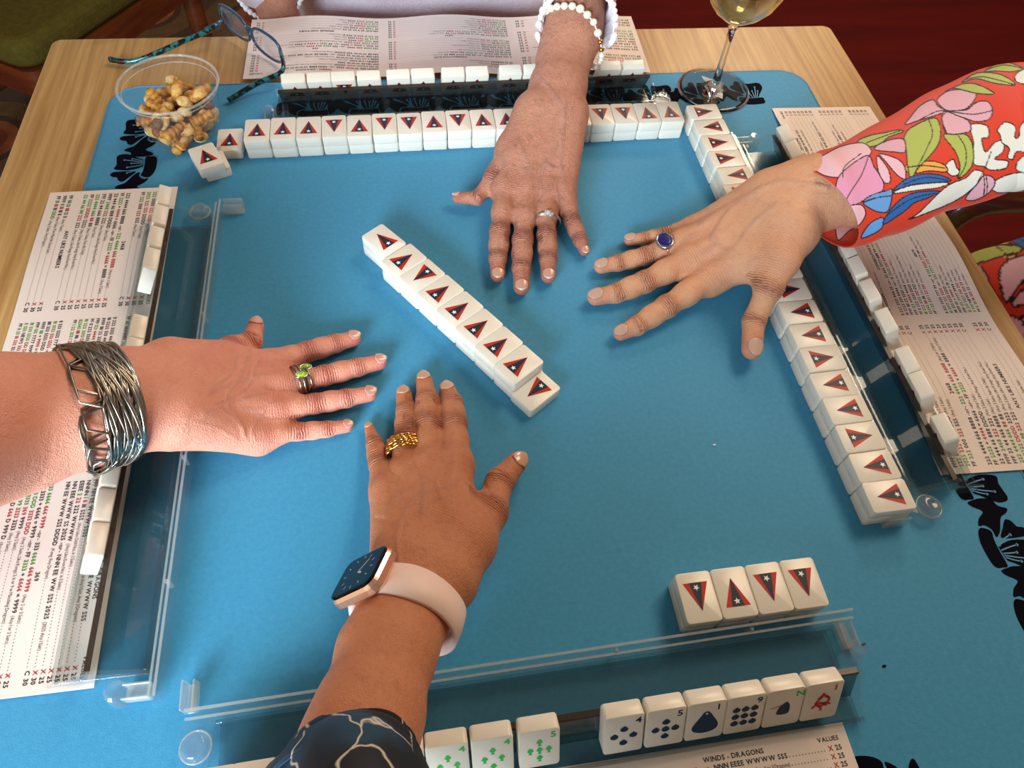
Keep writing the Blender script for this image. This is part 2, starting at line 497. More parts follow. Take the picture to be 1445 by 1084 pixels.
def tile(loc, rz, label, group, flag=1, rot=None, face=None):
    """flag: +1 apex to local +y, -1 apex to -y, 0 none visible"""
    o = link('tile', ME_TILE, None, loc, rot if rot is not None else (0, 0, rz))
    tag(o, label, 'tile', group)
    if flag:
        c = link('printed_flag', ME_FLAG, o, (0, 0, 0), (0, 0, 0 if flag > 0 else math.pi))
    if face is not None:
        link('printed_face', face, o)
    return o
ORD = ['first', 'second', 'third', 'fourth', 'fifth', 'sixth', 'seventh', 'eighth', 'ninth', 'tenth', 'eleventh', 'twelfth', 'thirteenth', 'fourteenth', 'fifteenth', 'sixteenth', 'seventeenth', 'eighteenth', 'nineteenth']
J = lambda s=.0006: float(rng.uniform(-s, s))

# far wall: eighteen double stacks
o0 = np.array([-.1417, .2212]) * SC; a0 = .0198; u0 = np.array([math.cos(a0), math.sin(a0)]); v0 = np.array([-u0[1], u0[0]])
flags = [1, 1, 1, -1, 1, -1, -1, 1, -1, 1, 1, 1, 1, 1, -1, -1, 1, 1]
for i in range(18):
    k = i - 2
    c = o0 + u0 * (k + .5) * TW + v0 * TL / 2
    up = 'upward' if flags[i] > 0 else 'downward'
    d = J(.0012)
    tile((c[0], c[1] + J(.0004), TT / 2), a0 + J(.01), f'lower ivory tile, {ORD[i]} stack from the nut cup in the far wall', 'lower layer of the far tile wall', 0)
    tile((c[0], c[1] + J(.0008), TT * 1.5), a0 + J(.015), f'upper ivory tile with {up} pennant, {ORD[i]} stack from the nut cup in far wall', 'upper layer of the far tile wall', flags[i])
c = np.mean([P(307, 180, TT)[:2], P(344, 178, TT)[:2], P(345, 212, TT)[:2], P(306, 212, TT)[:2]], 0)
tile((c[0] - .001, c[1] - .0015, TT / 2), .03, 'single unstacked pennant tile between the nut cup and the far wall', 'loose tiles by the nut cup', 1)
q = [P(264, 209, 2 * TT)[:2], P(298, 200, 2 * TT)[:2], P(318, 231, 2 * TT)[:2], P(281, 239, 2 * TT)[:2]]
c = np.mean(q, 0); ang = math.atan2(*(np.array(q[0]) - np.array(q[3]))[::-1]) - math.pi / 2
tile((c[0], c[1], TT * 1.5), ang, 'tilted pennant tile lying on another in front of the nut cup', 'loose tiles by the nut cup', 1)
tile((c[0] + .003, c[1] + .0075, TT / 2), ang - .06, 'tile under the tilted pennant tile in front of the nut cup', 'loose tiles by the nut cup', 0)

# right wall: nineteen double stacks
o1 = np.array([.2243, .2521]) * SC; a1 = -1.5272; u1 = np.array([math.cos(a1), math.sin(a1)]); v1 = np.array([-u1[1], u1[0]])
fl = [-1, 1, -1, -1, 1, -1, 1, 1, 1, -1, -1, 1, 1, -1, 1, 1, -1, 1, 1]
for i in range(19):
    c = o1 + u1 * (i + .5) * TW + v1 * TL / 2
    wob = -.0015 if i == 14 else (.0014 if i in (4, 9) else 0)
    pt = 'inward' if fl[i] > 0 else 'outward'
    rz = a1 + math.pi if True else 0
    # local +y of the tile points to the table centre (-v1)
    tile((c[0], c[1], TT / 2), a1 + math.pi + J(.01), f'lower ivory tile, {ORD[i]} stack from the wine glass in the right wall', 'lower layer of the right tile wall', 0)
    tile((c[0] + v1[0] * wob, c[1] + J(.0005), TT * 1.5), a1 + math.pi + J(.012), f'upper ivory tile with {pt} pennant, {ORD[i]} stack from the wine glass in right wall', 'upper layer of the right tile wall', fl[i])

# centre wall: slanted row
s8 = 3.388
cw = [[(205, 85), (315, 185), (215, 240), (100, 145)], [(335, 182), (413, 255), (278, 335), (192, 262)], [(418, 257), (500, 330), (365, 412), (278, 335)],
      [(505, 332), (595, 410), (455, 492), (365, 412)], [(597, 412), (687, 490), (548, 580), (455, 492)], [(690, 490), (780, 575), (638, 670), (548, 580)],
      [(782, 575), (875, 660), (738, 760), (638, 670)], [(877, 662), (970, 745), (832, 865), (738, 760)]]
cang = math.atan2(.1131 + .0354, -.0672 - .0439)           # direction of the row, towards the far end
cu = np.array([math.cos(cang), math.sin(cang)]); cn = np.array([cu[1], -cu[0]])    # cn to the right/back
cfl = [1, 1, -1, 1, 1, 1, 1, 1]
for i, q in enumerate(cw):
    c = np.mean([P(480 + x / s8, 290 + y / s8, 2 * TT)[:2] for x, y in q], 0)
    rz = cang - math.pi / 2 - math.pi / 2 if False else cang - math.pi / 2
    rz = math.atan2(cn[1], cn[0]) - math.pi / 2
    up = 'right-pointing' if cfl[i] > 0 else 'left-pointing'
    if i == 0: up = 'crosswise'; rz = cang - math.pi / 2 + .04
    lowc = c + cn * (-.0004) + (cu * -.001 if i else 0)
    tile((lowc[0], lowc[1], TT / 2), rz - (.03 if i == 0 else 0), f'lower ivory tile, {ORD[i]} stack from the far end of the slanted middle wall', 'lower layer of the slanted middle wall', 0)
    tile((c[0], c[1], TT * 1.5), rz, f'upper ivory tile with {up} pennant, {ORD[i]} stack from far end of slanted middle wall', 'upper layer of the slanted middle wall', cfl[i])
c = np.mean([P(*q, TT)[:2] for q in ((764.8, 521.7), (791.4, 546.8), (747.1, 580.7), (720.6, 554.2))], 0)
tile((c[0], c[1], TT / 2), math.atan2(cn[1], cn[0]) - math.pi / 2, 'single low pennant tile closing the near end of the slanted middle wall', 'upper layer of the slanted middle wall', -1)

# four double stacks by the near rack
o3 = np.array([.1022, -.2315]) * SC; a3 = .0271; u3 = np.array([math.cos(a3), math.sin(a3)]); v3_ = np.array([-u3[1], u3[0]])
for i, fg in enumerate((-1, 1, -1, -1)):
    c = o3 + u3 * (i + .5) * TW + v3_ * TL / 2
    up = 'upward' if fg > 0 else 'downward'
    tile((c[0], c[1], TT / 2), a3, f'lower tile, {ORD[i]} from the left in the short row behind near rack', 'short row behind the near rack', 0)
    tile((c[0], c[1], TT * 1.5), a3 + J(.006), f'upper tile with {up} pennant, {ORD[i]} from the left in the short row behind near rack', 'short row behind the near rack', fg)

# printed tile faces (on local -z, read from the player's side) ------
def face_mesh(kind, num, numcol):
    mb = MB(); mats = [M_TNAVY, M_TGREEN, M_TRED, M_TILE]
    z = 0
    F = lambda p: (-p[0], p[1], -TT / 2 - .00008)      # seen from -z, x runs the other way
    F2 = lambda p: (-p[0], p[1], -TT / 2 - .00014)
    if num: put_text(mb, num, .0068, .0098, .0072, 0, numcol, 'b', xf=F, sx=1.1)
    def shape(pts, mi, f=F): mb.add([f(p) for p in pts], [tuple(range(len(pts)))], mi)
    def drop(cx, cy, r, mi):
        pts = []
        for k in range(20):
            a = math.pi / 2 + 2 * math.pi * k / 20
            rr = r * (1.35 if k == 0 else (1.06 if k in (1, 19) else 1)); pts.append((cx + rr * math.cos(a), cy + rr * math.sin(a) * .9))
        shape(pts, mi)
    def fish(cx, cy, s, mi):
        pts = [(0, 1.5), (.5, 1.1), (.75, .5), (1.0, .1), (.45, -.3), (.3, -.8), (.6, -1.4), (-.6, -1.4), (-.3, -.8), (-.45, -.3), (-1.0, .1), (-.75, .5), (-.5, 1.1)]
        shape([(cx + x * s, cy + y * s) for x, y in pts], mi)
    if kind.startswith('dot'):
        n_ = int(kind[3:]); d = .0064
        pos = {4: [(0, 1), (0, -1), (-.95, 0), (.95, 0)], 5: [(0, 1.05), (0, -1.05), (-1, 0), (1, 0), (0, 0)], 9: [(x, y) for x in (-1, 0, 1) for y in (-1, 0, 1)]}[n_]
        for x, y in pos: drop(x * d * (.95 if n_ == 9 else 1), y * d * 1.0 - .0012, .0026, 0)
    elif kind.startswith('bam'):
        n_ = int(kind[3:]); d = .0068
        pos = {3: [(0, .8), (-.9, -.7), (.9, -.7)], 4: [(0, 1), (-.9, -.1), (.9, -.1), (0, -1.2)], 5: [(0, 1.1), (0, 0), (-1, .0), (1, .0), (0, -1.1)], 2: [(0, .8), (0, -.8)]}[n_]
        for x, y in pos: fish(x * d * .85, y * d - .0015, .0022, 1)
    elif kind == 'pear':
        pts = crom([(-.0015, .0088), (.0015, .0088), (.0045, .004), (.0082, -.003), (.0078, -.0078), (.004, -.0105), (-.002, -.011), (-.0072, -.009), (-.0088, -.0052), (-.006, .001), (-.0032, .006)], 4)
        shape(pts, 0); shape([(.0009 * math.cos(t), .0072 + .0009 * math.sin(t)) for t in np.linspace(0, 6.28, 11)[:-1]], 3, F2)
    elif kind == 'wind':
        pts = crom([(.0012, .0056), (.0036, .0026), (.0042, -.002), (.003, -.0058), (-.0038, -.0056), (-.004, -.001), (-.0022, .0026)], 4)
        shape(pts, 0)
        mb.add([F2(p) for p in [(-.0090, .0005), (-.0088, .0012), (-.002, .0036), (-.0018, .0028)]], [(0, 1, 2, 3)], 2)
    elif kind == 'knot':
        for pl in ([(0, .0082), (-.001, .004), (-.0035, .0005), (-.0034, -.003), (0, -.0045), (.0035, -.002), (.0062, -.0036)], [(.001, .0045), (.0042, .003), (.004, -.001), (0, -.002), (-.0045, -.0032), (-.006, -.0058)], [(-.0035, .003), (.0005, .006), (.0042, .003)], [(-.002, -.004), (0, -.006), (.0005, -.009)], [(-.005, -.0015), (-.001, -.0008), (.004, -.0045)]):
            q = crom(pl, 5, False)
            for i in range(len(q) - 1):
                d = (q[i + 1] - q[i]); d /= np.linalg.norm(d); nn = np.array([-d[1], d[0]]) * .0009
                shape([q[i] - nn, q[i + 1] - nn, q[i + 1] + nn, q[i] + nn], 2)
    return mb.mesh('printed_face', mats)
FACES = {k: face_mesh(*a) for k, a in {
    'b3': ('bam3', '3', 1), 'b4': ('bam4', '4', 1), 'b5': ('bam5', '5', 1), 'd4': ('dot4', '4', 0), 'd5': ('dot5', '5', 0), 'd1': ('pear', '1', 0),
    'd9': ('dot9', '9', 0), 'n': ('wind', 'N', 1), 'c1': ('knot', '1', 2)}.items()}

# ------------------------------------------------------------------ racks
RL = .379 * SC
def make_rack(name, piv, ang, label):
    r = empty(name, (piv[0], piv[1], 0), ang)
    tag(r, label, 'tile rack', 'clear tile racks round the mat')
    s0, s1 = .0127, .4245
    body = MB()
    body.prism([(-.048, .0012), (.013, .0012), (.013, .0036), (-.048, .0036)], s0, s1)
    body.prism([(-.048, .0036), (-.0455, .0036), (-.0455, .0095), (-.048, .0095)], s0, s1)
    body.prism([(.0105, .0036), (.013, .0036), (.013, .0150), (.0105, .0150)], s0, s1)
    bevel(body.build('tray', M_TRAY, r), .0004, 1)
    w = MB(); w.prism([(-.0315, .0036), (-.0280, .0036), (-.0183, .0235), (-.0216, .0241)], s0 + .0005, s1 - .0005)
    w.build('sloping_tile_rest', M_REST, r)
    e = MB(); e.prism([(-.0218, .0241), (-.0182, .0235), (-.0173, .0253), (-.0210, .0259)], s0, s1)
    e.build('rest_top_edge', M_ACRYL_DARK, r)
    for sa in (s0 - .0030, s1):
        m = MB(); m.prism([(-.050, .0006), (.0135, .0006), (.0135, .0165), (-.008, .0235), (-.016, .0275), (-.022, .0270), (-.037, .012), (-.050, .0105)], sa, sa + .0030)
        bevel(m.build('end_cap', M_ACRYL, r), .0006, 2)
    p = MB()
    p.box((-.006, .0150, .0015), (RL + .006, .0215, .0035)); p.box((-.006, .0195, .0035), (RL + .006, .0215, .0175)); p.box((-.006, .0150, .0035), (RL + .006, .0168, .0140))
    bevel(p.build('pusher_rail', M_ACRYL, r), .0005, 2)
    e = MB(); e.box((-.006, .0196, .0176), (RL + .006, .0214, .0181)); e.box((-.006, .0151, .0141), (RL + .006, .0167, .0146))
    e.build('pusher_rail_rim', M_ACRYL_EDGE, r)
    for t in (.30, .62, .84):
        m = MB(); m.box((RL * t, .0169, .0036), (RL * t + .0022, .0194, .0160)); m.build('rail_divider', M_ACRYL_EDGE, r)
    # pivot plate with its tongue at the player's left
    pl = MB()
    pts = [(-.0115, .0140), (-.0115, 0)] + [(.0115 * math.cos(a), .0115 * math.sin(a) - .002) for a in np.linspace(math.pi, 2 * math.pi, 13)[1:-1]] + [(.0115, 0), (.0115, .0140)]
    pl.slab(pts, .0025, .0064)
    bevel(pl.build('pivot_plate', M_ACRYL, r), .001, 2)
    tg = MB(); tg.box((-.0100, .0216, .0008), (-.0085, .0400, .0150)); tg.box((-.0035, .0216, .0008), (-.0020, .0400, .0130)); tg.box((-.0085, .0216, .0008), (-.0035, .0395, .0022))
    bevel(tg.build('pusher_tongue', M_ACRYL_EDGE, r), .0004, 1)
    kb = MB(); kb.lathe([(.0095, .0066), (.0095, .0085), (.0080, .0088), (.0078, .0125), (.0062, .0145), (.0030, .0138), (.0001, .0136)], 28, cap0=True)
    kb.build('pivot_knob', M_KNOB, r, smooth=True)
    am = MB(); am.box((RL - .0050, -.002, .0018), (RL - .0036, .0150, .0120)); am.box((RL + .0036, -.002, .0018), (RL + .0050, .0150, .0120)); am.box((RL - .0036, -.002, .0018), (RL + .0036, .0150, .0034))
    bevel(am.build('pusher_foot', M_ACRYL_EDGE, r), .0004, 1)
    kr = MB(); kr.tube([(.0095 * math.cos(a), .0095 * math.sin(a), .0086) for a in np.linspace(0, 2 * math.pi, 32, endpoint=False)], .0006, 6, closed=True); kr.build('pivot_ring', M_ACRYL_EDGE, r, smooth=True)
    kb = MB(); kb.lathe([(.0074, .0002), (.0074, .0120), (.0066, .0150), (.0045, .0168), (.0001, .0170)], 14, c=(RL, -.005, 0), cap0=True)
    kb.build('foot_knob', M_KNOB, r)
    return r
TH = math.radians(27.5)
def rack_tile(r, s, label, group, flag=1, face=None):
    """tile leaning on the rest of rack r at distance s along it, face to the player"""
    d = Vector((0, math.sin(TH), math.cos(TH))); nb = Vector((0, math.cos(TH), -math.sin(TH)))   # length axis, back normal
    bt = Vector((s, -.0164, .0366))                     # middle of the back top edge
    c = bt - d * (TL / 2) - nb * (TT / 2)
    M = Matrix.Translation(r.location) @ Matrix.Rotation(r.rotation_euler.z, 4, 'Z')
    R3 = Matrix((Vector((-1, 0, 0)), d, nb)).transposed()
    o = tile(M @ c, 0, label, group, flag, rot=(M.to_3x3() @ R3).to_euler(), face=face)
    return o
def S_of(r, x, y, z=.036):
    w = P(x, y, z); M = (Matrix.Translation(r.location) @ Matrix.Rotation(r.rotation_euler.z, 4, 'Z')).inverted()
    return (M @ Vector(w)).x
D2 = lambda a: np.array(a) * SC
rk_near = make_rack('tile_rack', D2((-.1763, -.2641)), math.atan2(.0143, .3786), 'clear acrylic tile rack nearest the camera, below the watch')
rk_left = make_rack('tile_rack', D2((-.2187, .1471)), math.atan2(-.3614, .0017), 'clear acrylic tile rack along the left under the wire bracelet')
rk_right = make_rack('tile_rack', D2((.2902, -.1683)), math.atan2(.3802, -.0116), 'clear acrylic tile rack along the right under the floral sleeve')
rk_far = make_rack('tile_rack', D2((.2097, .2802)), math.atan2(-.0102, -.379), 'clear acrylic tile rack at the far side behind the long wall')

# near rack tiles, faces to the camera
for i, (x0, y0, x1, y1, fc, lb) in enumerate([
        (846.2, 996.7, 904, 985, 'd4', 'tile with four navy drops on the near rack'), (906, 984, 961, 976, 'd5', 'tile with five navy drops on the near rack'),
        (963, 975, 1017, 966, 'd1', 'tile with one big navy pear shape on the near rack'), (1018, 965, 1071, 957, 'd9', 'tile with nine navy drops on the near rack'),
        (1073, 956, 1126, 948, 'n', 'tile with green N and navy leaf on the near rack'), (1127, 947, 1180, 940, 'c1', 'tile with red knot and red 1 on the near rack'),
        (727, 1013, 785, 1004, 'b5', 'tile with five green fish shapes on the near rack'), (661, 1023, 720, 1014, 'b4', 'tile with four green fish shapes beside the five green one'),
        (598, 1032, 657, 1023, 'b4', 'tile with four green fish shapes right of the green three'), (536, 1042, 596, 1033, 'b3', 'tile with green 3 half behind the forearm')]):
    rack_tile(rk_near, S_of(rk_near, (x0 + x1) / 2, (y0 + y1) / 2), lb, 'tiles on the near rack', 0, FACES[fc])
for i, (x, lb) in enumerate([(360, 'ivory tile top just right of the near rack left end'), (302, 'ivory tile top at the left end of the near rack')]):
    rack_tile(rk_near, S_of(rk_near, x, 1078), lb, 'tiles on the near rack', 0, FACES['b4'])
# far rack tiles, pennant backs to the camera
xs = [(397, 431), (433, 467), (467, 501), (503, 537), (545, 578), (579, 613), (622, 655), (656, 689), (703, 736), (737, 770), (843, 876), (877, 909)]
for i, (a, b) in enumerate(xs):
    y = 99 - (a - 397) * .036
    rack_tile(rk_far, S_of(rk_far, (a + b) / 2, y + 8), f'{ORD[i]} standing tile from the eyeglasses on the far rack', 'tiles standing on the far rack', -1 if i == 2 else 1)
# left rack tiles
for i, (x, y) in enumerate([(229, 278), (222, 306), (214, 337), (207, 368), (193, 464), (188, 497), (158, 667), (150, 714), (141, 763)]):
    rack_tile(rk_left, S_of(rk_left, x, y), f'{ORD[i]} standing tile from the far end of the left rack', 'tiles standing on the left rack', 1, FACES['b5'] if i < 6 else FACES['c1'])
# right rack tiles
for i, (x, y) in enumerate([(1104, 186), (1116, 209), (1128, 232), (1142, 257), (1192, 351), (1212, 372), (1231, 407), (1257, 449), (1287, 504), (1308, 540), (1342, 601)]):
    rack_tile(rk_right, S_of(rk_right, x, y, .040), f'{ORD[i]} standing tile from the far end of the right rack', 'tiles standing on the right rack', 1)

# ------------------------------------------------------------------ score cards
KB, KR, KG, KX = 0, 1, 2, 3
def parse(t):
    """'{g}1111{r}22' -> text and material per character"""
    out = ''; cols = []; cur = 0; i = 0
    while i < len(t):
        if t[i] == '{': cur = {'k': 0, 'r': 1, 'g': 2, 'x': 3}[t[i + 1]]; i += 3; continue
        out += t[i]; cols.append(cur); i += 1
    return out, cols
PANELS = [
    [('H', '2025'), ('FFFF {g}2025 {r}222 {k}222', '(Any 3 Suits, Like Pungs 2s or 5s in Opp. Suits)', 'X', '25'), ('{g}222 {k}0000 {r}222 5555', '(Any 2 Suits)', 'X', '25'),
     ('{g}2025 {r}222 555 {k}DDDD', '(Any 3 Suits)', 'X', '30'), ('FF {g}222 {k}000 {r}222 {k}555', '(Any 3 Suits)', 'C', '30'),
     ('H', '2468'), ('222 4444 666 8888 {x}-or- {g}222 4444 {r}666 8888', '(Any 1 or 2 Suits)', 'X', '25'), ('FF {g}2222 {k}+ {r}4444 {k}= 6666 {x}-or- {k}FF {g}2222 {k}+ {r}6666 {k}= 8888', '(Any 3 Suits)', 'X', '25'),
     ('22 444 66 888 DDDD', '(Any 1 Suit)', 'X', '25'), ('FFFF {g}2468 {r}222 {k}222', '(Any 3 Suits, Like Pungs Any Even No.)', 'X', '25'), ('FFF 22 44 666 8888', '(Any 1 Suit)', 'X', '25'),
     ('{g}222 4444 666 {r}88 {k}88', '(Any 3 Suits, Pairs 8s Only)', 'X', '25'), ('FF {g}2222 {r}DDDD {k}2222', '(Any 3 Suits, Like Kongs Any Even No.)', 'X', '25'), ('{g}22 44 66 88 {r}222 {k}222', '(Any 3 Suits, Like Pungs Any Even No.)', 'C', '30'),
     ('H', 'ANY LIKE NUMBERS'), ('FF {g}1111 {k}D {r}1111 {k}D 11', '(Any 3 Suits)', 'X', '25'), ('FFFF {g}11 {r}111 {k}111 11', '(Any 3 Suits, Pairs Must Be Same Suit)', 'X', '30'), ('FF {g}111 {r}111 {k}111 {g}DDD', '(Any 3 Suits, Any Dragon)', 'C', '30')],
    [('H', 'QUINTS'), ('FF {g}11111 {r}22222', '(Any 2 Suits)', 'X', '40'), ('{k}11111 {r}2222 {k}33333', '(Any 1 Suit)', 'X', '45'), ('FF {g}1111 {k}NNNNN', '(Any Wind, Any Suit)', 'X', '40'),
     ('H', 'CONSECUTIVE RUN'), ('11 222 3333 444 55 {x}-or- {k}55 666 7777 888 99', '(Any 1 Suit)', 'X', '25'), ('111 2222 333 4444 {x}-or- {g}111 2222 {r}333 4444', '(Any 2 Suits)', 'X', '25'), ('FFFF 1111 22 3333', '(Any 1 Suit, Any 3 Consec. Nos.)', 'X', '25'),
     ('FFF {g}123 {r}4444 {k}4444', '(Any 3 Suits)', 'X', '25'), ('FF 11 222 3333 DDD', '(Any 1 Suit, Any 3 Consec. Nos.)', 'X', '25'), ('{g}111 222 3333 {r}DD {k}DD', '(Any 3 Suits)', 'X', '25'), ('{g}112345 {r}1111 {k}1111', '(Any 3 Suits, Any 5 Consec. Nos.)', 'X', '25'), ('FF {g}1 22 333 {r}1 22 333', '(Any 2 Suits)', 'C', '30'),
     ('H', '13579'), ('11 333 5555 777 99 {x}-or- {g}11 333 {r}5555 777 {k}99', '(Any 1 or 3 Suits)', 'X', '25'), ('{g}111 3333 {r}333 5555 {x}-or- {g}555 7777 {r}777 9999', '(Any 2 Suits)', 'X', '25'), ('1111 333 5555 DDD', '(Any 1 Suit)', 'X', '25'),
     ('FFFF {g}1111 {k}+ {r}9999 {k}= 10', '(Any 2 or 3 Suits)', 'X', '25'), ('FFF {g}135 {k}7777 9999', '(Any 1 Suit)', 'X', '25'), ('{g}111 333 5555 {r}DD DD', '(Any 3 Suits)', 'X', '25'), ('{g}11 333 {k}NEWS {r}333 55', '(Any 2 Suits)', 'X', '30'), ('FF {g}11 33 {r}111 333 {k}55', '(Any 3 Suits)', 'C', '35')],
    [('H', 'WINDS - DRAGONS'), ('NNNN EEE WWW SSSS {x}-or- {k}NNN EEEE WWWW SSS', '', 'X', '25'), ('FF {k}123 {g}DDDD {r}DDD {k}DDDD', '(Any 3 Consec. Nos. in Any 1 Suit, Any 3 Dragons)', 'X', '25'), ('FFF NN EE WWW SSSS', '', 'X', '25'),
     ('NNNN {g}1 {r}11 {k}111 SSSS', '(Any Like Odd Nos. in 3 Suits)', 'X', '25'), ('EEEE {g}2 {r}22 {k}222 WWWW', '(Any Like Even Nos. in 3 Suits)', 'X', '25'), ('NN EEE WWW SS 2025 {x}-or- {k}NNN EE WW SSS 2025', '(2025 Any 1 Suit)', 'X', '30'), ('NN EE WWW SSS DDDD', '(Kong Any Dragon)', 'C', '30'),
     ('H', '369'), ('{g}333 6666 {r}666 9999 {x}-or- {k}333 {g}6666 {r}666 9999', '(Any 2 or 3 Suits)', 'X', '25'), ('FF {k}3333 + 6666 = 9999 {x}-or- {k}FF {g}3333 {k}+ {r}6666 {k}= 9999', '(Any 1 or 3 Suits)', 'X', '25'), ('{g}3333 DDD {r}3333 DDD', '(Any 2 Suits, Like Kongs 3, 6 or 9 w Matching Dragons)', 'X', '25'),
     ('FFF {g}3333 {r}369 {k}9999', '(Any 2 Suits)', 'X', '25'), ('{g}33 66 99 {r}3333 {k}3333', '(Any 3 Suits)', 'X', '25'), ('FF {g}333 {k}D {r}666 {k}D 999 D', '(Any 3 Suits)', 'C', '30'),
     ('H', 'SINGLES AND PAIRS'), ('NN EW SS {k}11 22 33 44', '(Any 1 Suit, Any 4 Consec. Nos.)', 'C', '50'), ('FF {g}2468 {r}DD {k}2468 DD', '(Any 2 Suits)', 'C', '50'), ('{g}336699 {r}336699 {k}33', '(Any 3 Suits)', 'C', '50'), ('{g}11 22 {r}11 22 {k}11 22', '(Any 3 Suits)', 'C', '50'), ('FF {g}2025 {r}2025 {k}2025', '(3 Suits)', 'C', '75')]]
CW_, CH_ = .412 * SC, .104 * SC
PWD = CW_ / 3
def card_z(x, wave):
    """card surface height along its length (folds lift a little)"""
    t = (x % PWD) / PWD
    return .0006 + wave * math.sin(math.pi * t) ** 2
def make_card_meshes(wave):
    mb = MB(); NX, T_ = 48, .0005
    V = []; F = []
    for i in range(NX + 1):
        x = CW_ * i / NX; z = card_z(min(x, CW_ - 1e-6), wave)
        V += [(x, 0, z - T_), (x, 0, z), (x, CH_, z), (x, CH_, z - T_)]
    for i in range(NX):
        a, b = i * 4, i * 4 + 4
        F += [(a + 1, b + 1, b + 2, a + 2), (a + 3, b + 3, b, a), (a, b, b + 1, a + 1), (a + 2, b + 2, b + 3, a + 3)]
    F += [(0, 1, 2, 3), (NX * 4 + 3, NX * 4 + 2, NX * 4 + 1, NX * 4)]
    mb.add(V, F)
    card = mb.mesh('card_sheet', M_CARD)
    tx = MB()
    XF = lambda p: (p[0], p[1], card_z(min(max(p[0], 0), CW_ - 1e-6), wave) + .00018)
    for pi, pan in enumerate(PANELS):
        x0 = pi * PWD + .006; x1 = (pi + 1) * PWD - .006
        nl = len(pan); lh = (CH_ - .011) / (nl + 1.2); sz = min(.0050, lh * .86)
        y = CH_ - .0062 - sz
        for li, ln in enumerate(pan):
            if ln[0] == 'H':
                if li: y -= lh * .42
                w = text_width(ln[1]) * sz
                put_text(tx, ln[1], (x0 + x1 - w) / 2, y, sz, 0, KB, xf=XF)
                if li == 0: put_text(tx, 'VALUES', x1 - text_width('VALUES') * sz * .9, y + .0008, sz * .9, 0, KB, xf=XF)
            else:
                t, cols = parse(ln[0])
                sxx = min(1.0, (x1 - x0 - .016) * .86 / (text_width(t) * sz))
                x = put_text(tx, t, x0, y, sz, 0, 0, cols=cols, xf=XF, sx=sxx)
                vx = x1 - text_width(ln[3]) * sz
                put_text(tx, ln[3], vx, y, sz, 0, KB, xf=XF)
                xx = vx - (GLY['b', 'X'][2] + .38) * sz
                put_text(tx, ln[2], xx, y, sz, 0, KR if ln[2] == 'X' else KB, xf=XF)
                if ln[1]:
                    room = xx - x - .006; w = text_width(ln[1], 'r', .06, .22) * sz * .86
                    x = put_text(tx, ln[1], x + .0015, y, sz * .86, 0, KX, 'r', xf=XF, sx=min(.8, max(.35, room / w)), gap=.06, sp=.22)
                xd = x + .001
                while xd < xx - .0012:
                    tx.add([XF((xd, y + .0002)), XF((xd + .00055, y + .0002)), XF((xd + .00055, y + .00075)), XF((xd, y + .00075))], [(0, 1, 2, 3)], KB); xd += .0022
            y -= lh
    return card, tx.mesh('card_print', [M_INK, M_INKR, M_INKG, M_INKGREY])
CARD_FLAT = make_card_meshes(.0012); CARD_WAVE = make_card_meshes(.0045)
def put_card(origin, ang, meshes, label, z=0.0):
    o = link('score_card', meshes[0], None, (origin[0], origin[1], z), (0, 0, ang))
    tag(o, label, 'score card', 'printed score cards under the racks')
    link('card_print', meshes[1], o)
    return o
# origin = lower-left corner as its player reads it
def place_card(tl, tr, meshes, label, z=0.0):
    """tl, tr: the card's top-left and top-right corners as read"""
    tl, tr = np.array(tl[:2]), np.array(tr[:2]); d = tr - tl; a = math.atan2(d[1], d[0]); d = d / np.linalg.norm(d)
    dn = np.array([d[1], -d[0]])
    put_card(tl + dn * CH_, a, meshes, label, z + .0012)
place_card(D2((-.2430, .186)), D2((-.2375, -.2242)), CARD_FLAT, 'folded score card at the left, half under the forearm with wire bracelet')
place_card(D2((.2115, .3330)), D2((-.2023, .3384)), CARD_WAVE, 'folded score card at the far side in front of the lavender sweater')
place_card(D2((.3140, -.1440)), D2((.3233, .2714)), CARD_WAVE, 'folded score card at the right under the floral sleeve')
place_card(D2((-.228, -.3020)), D2((.1825, -.2906)), CARD_FLAT, 'score card below the near rack headed WINDS - DRAGONS')

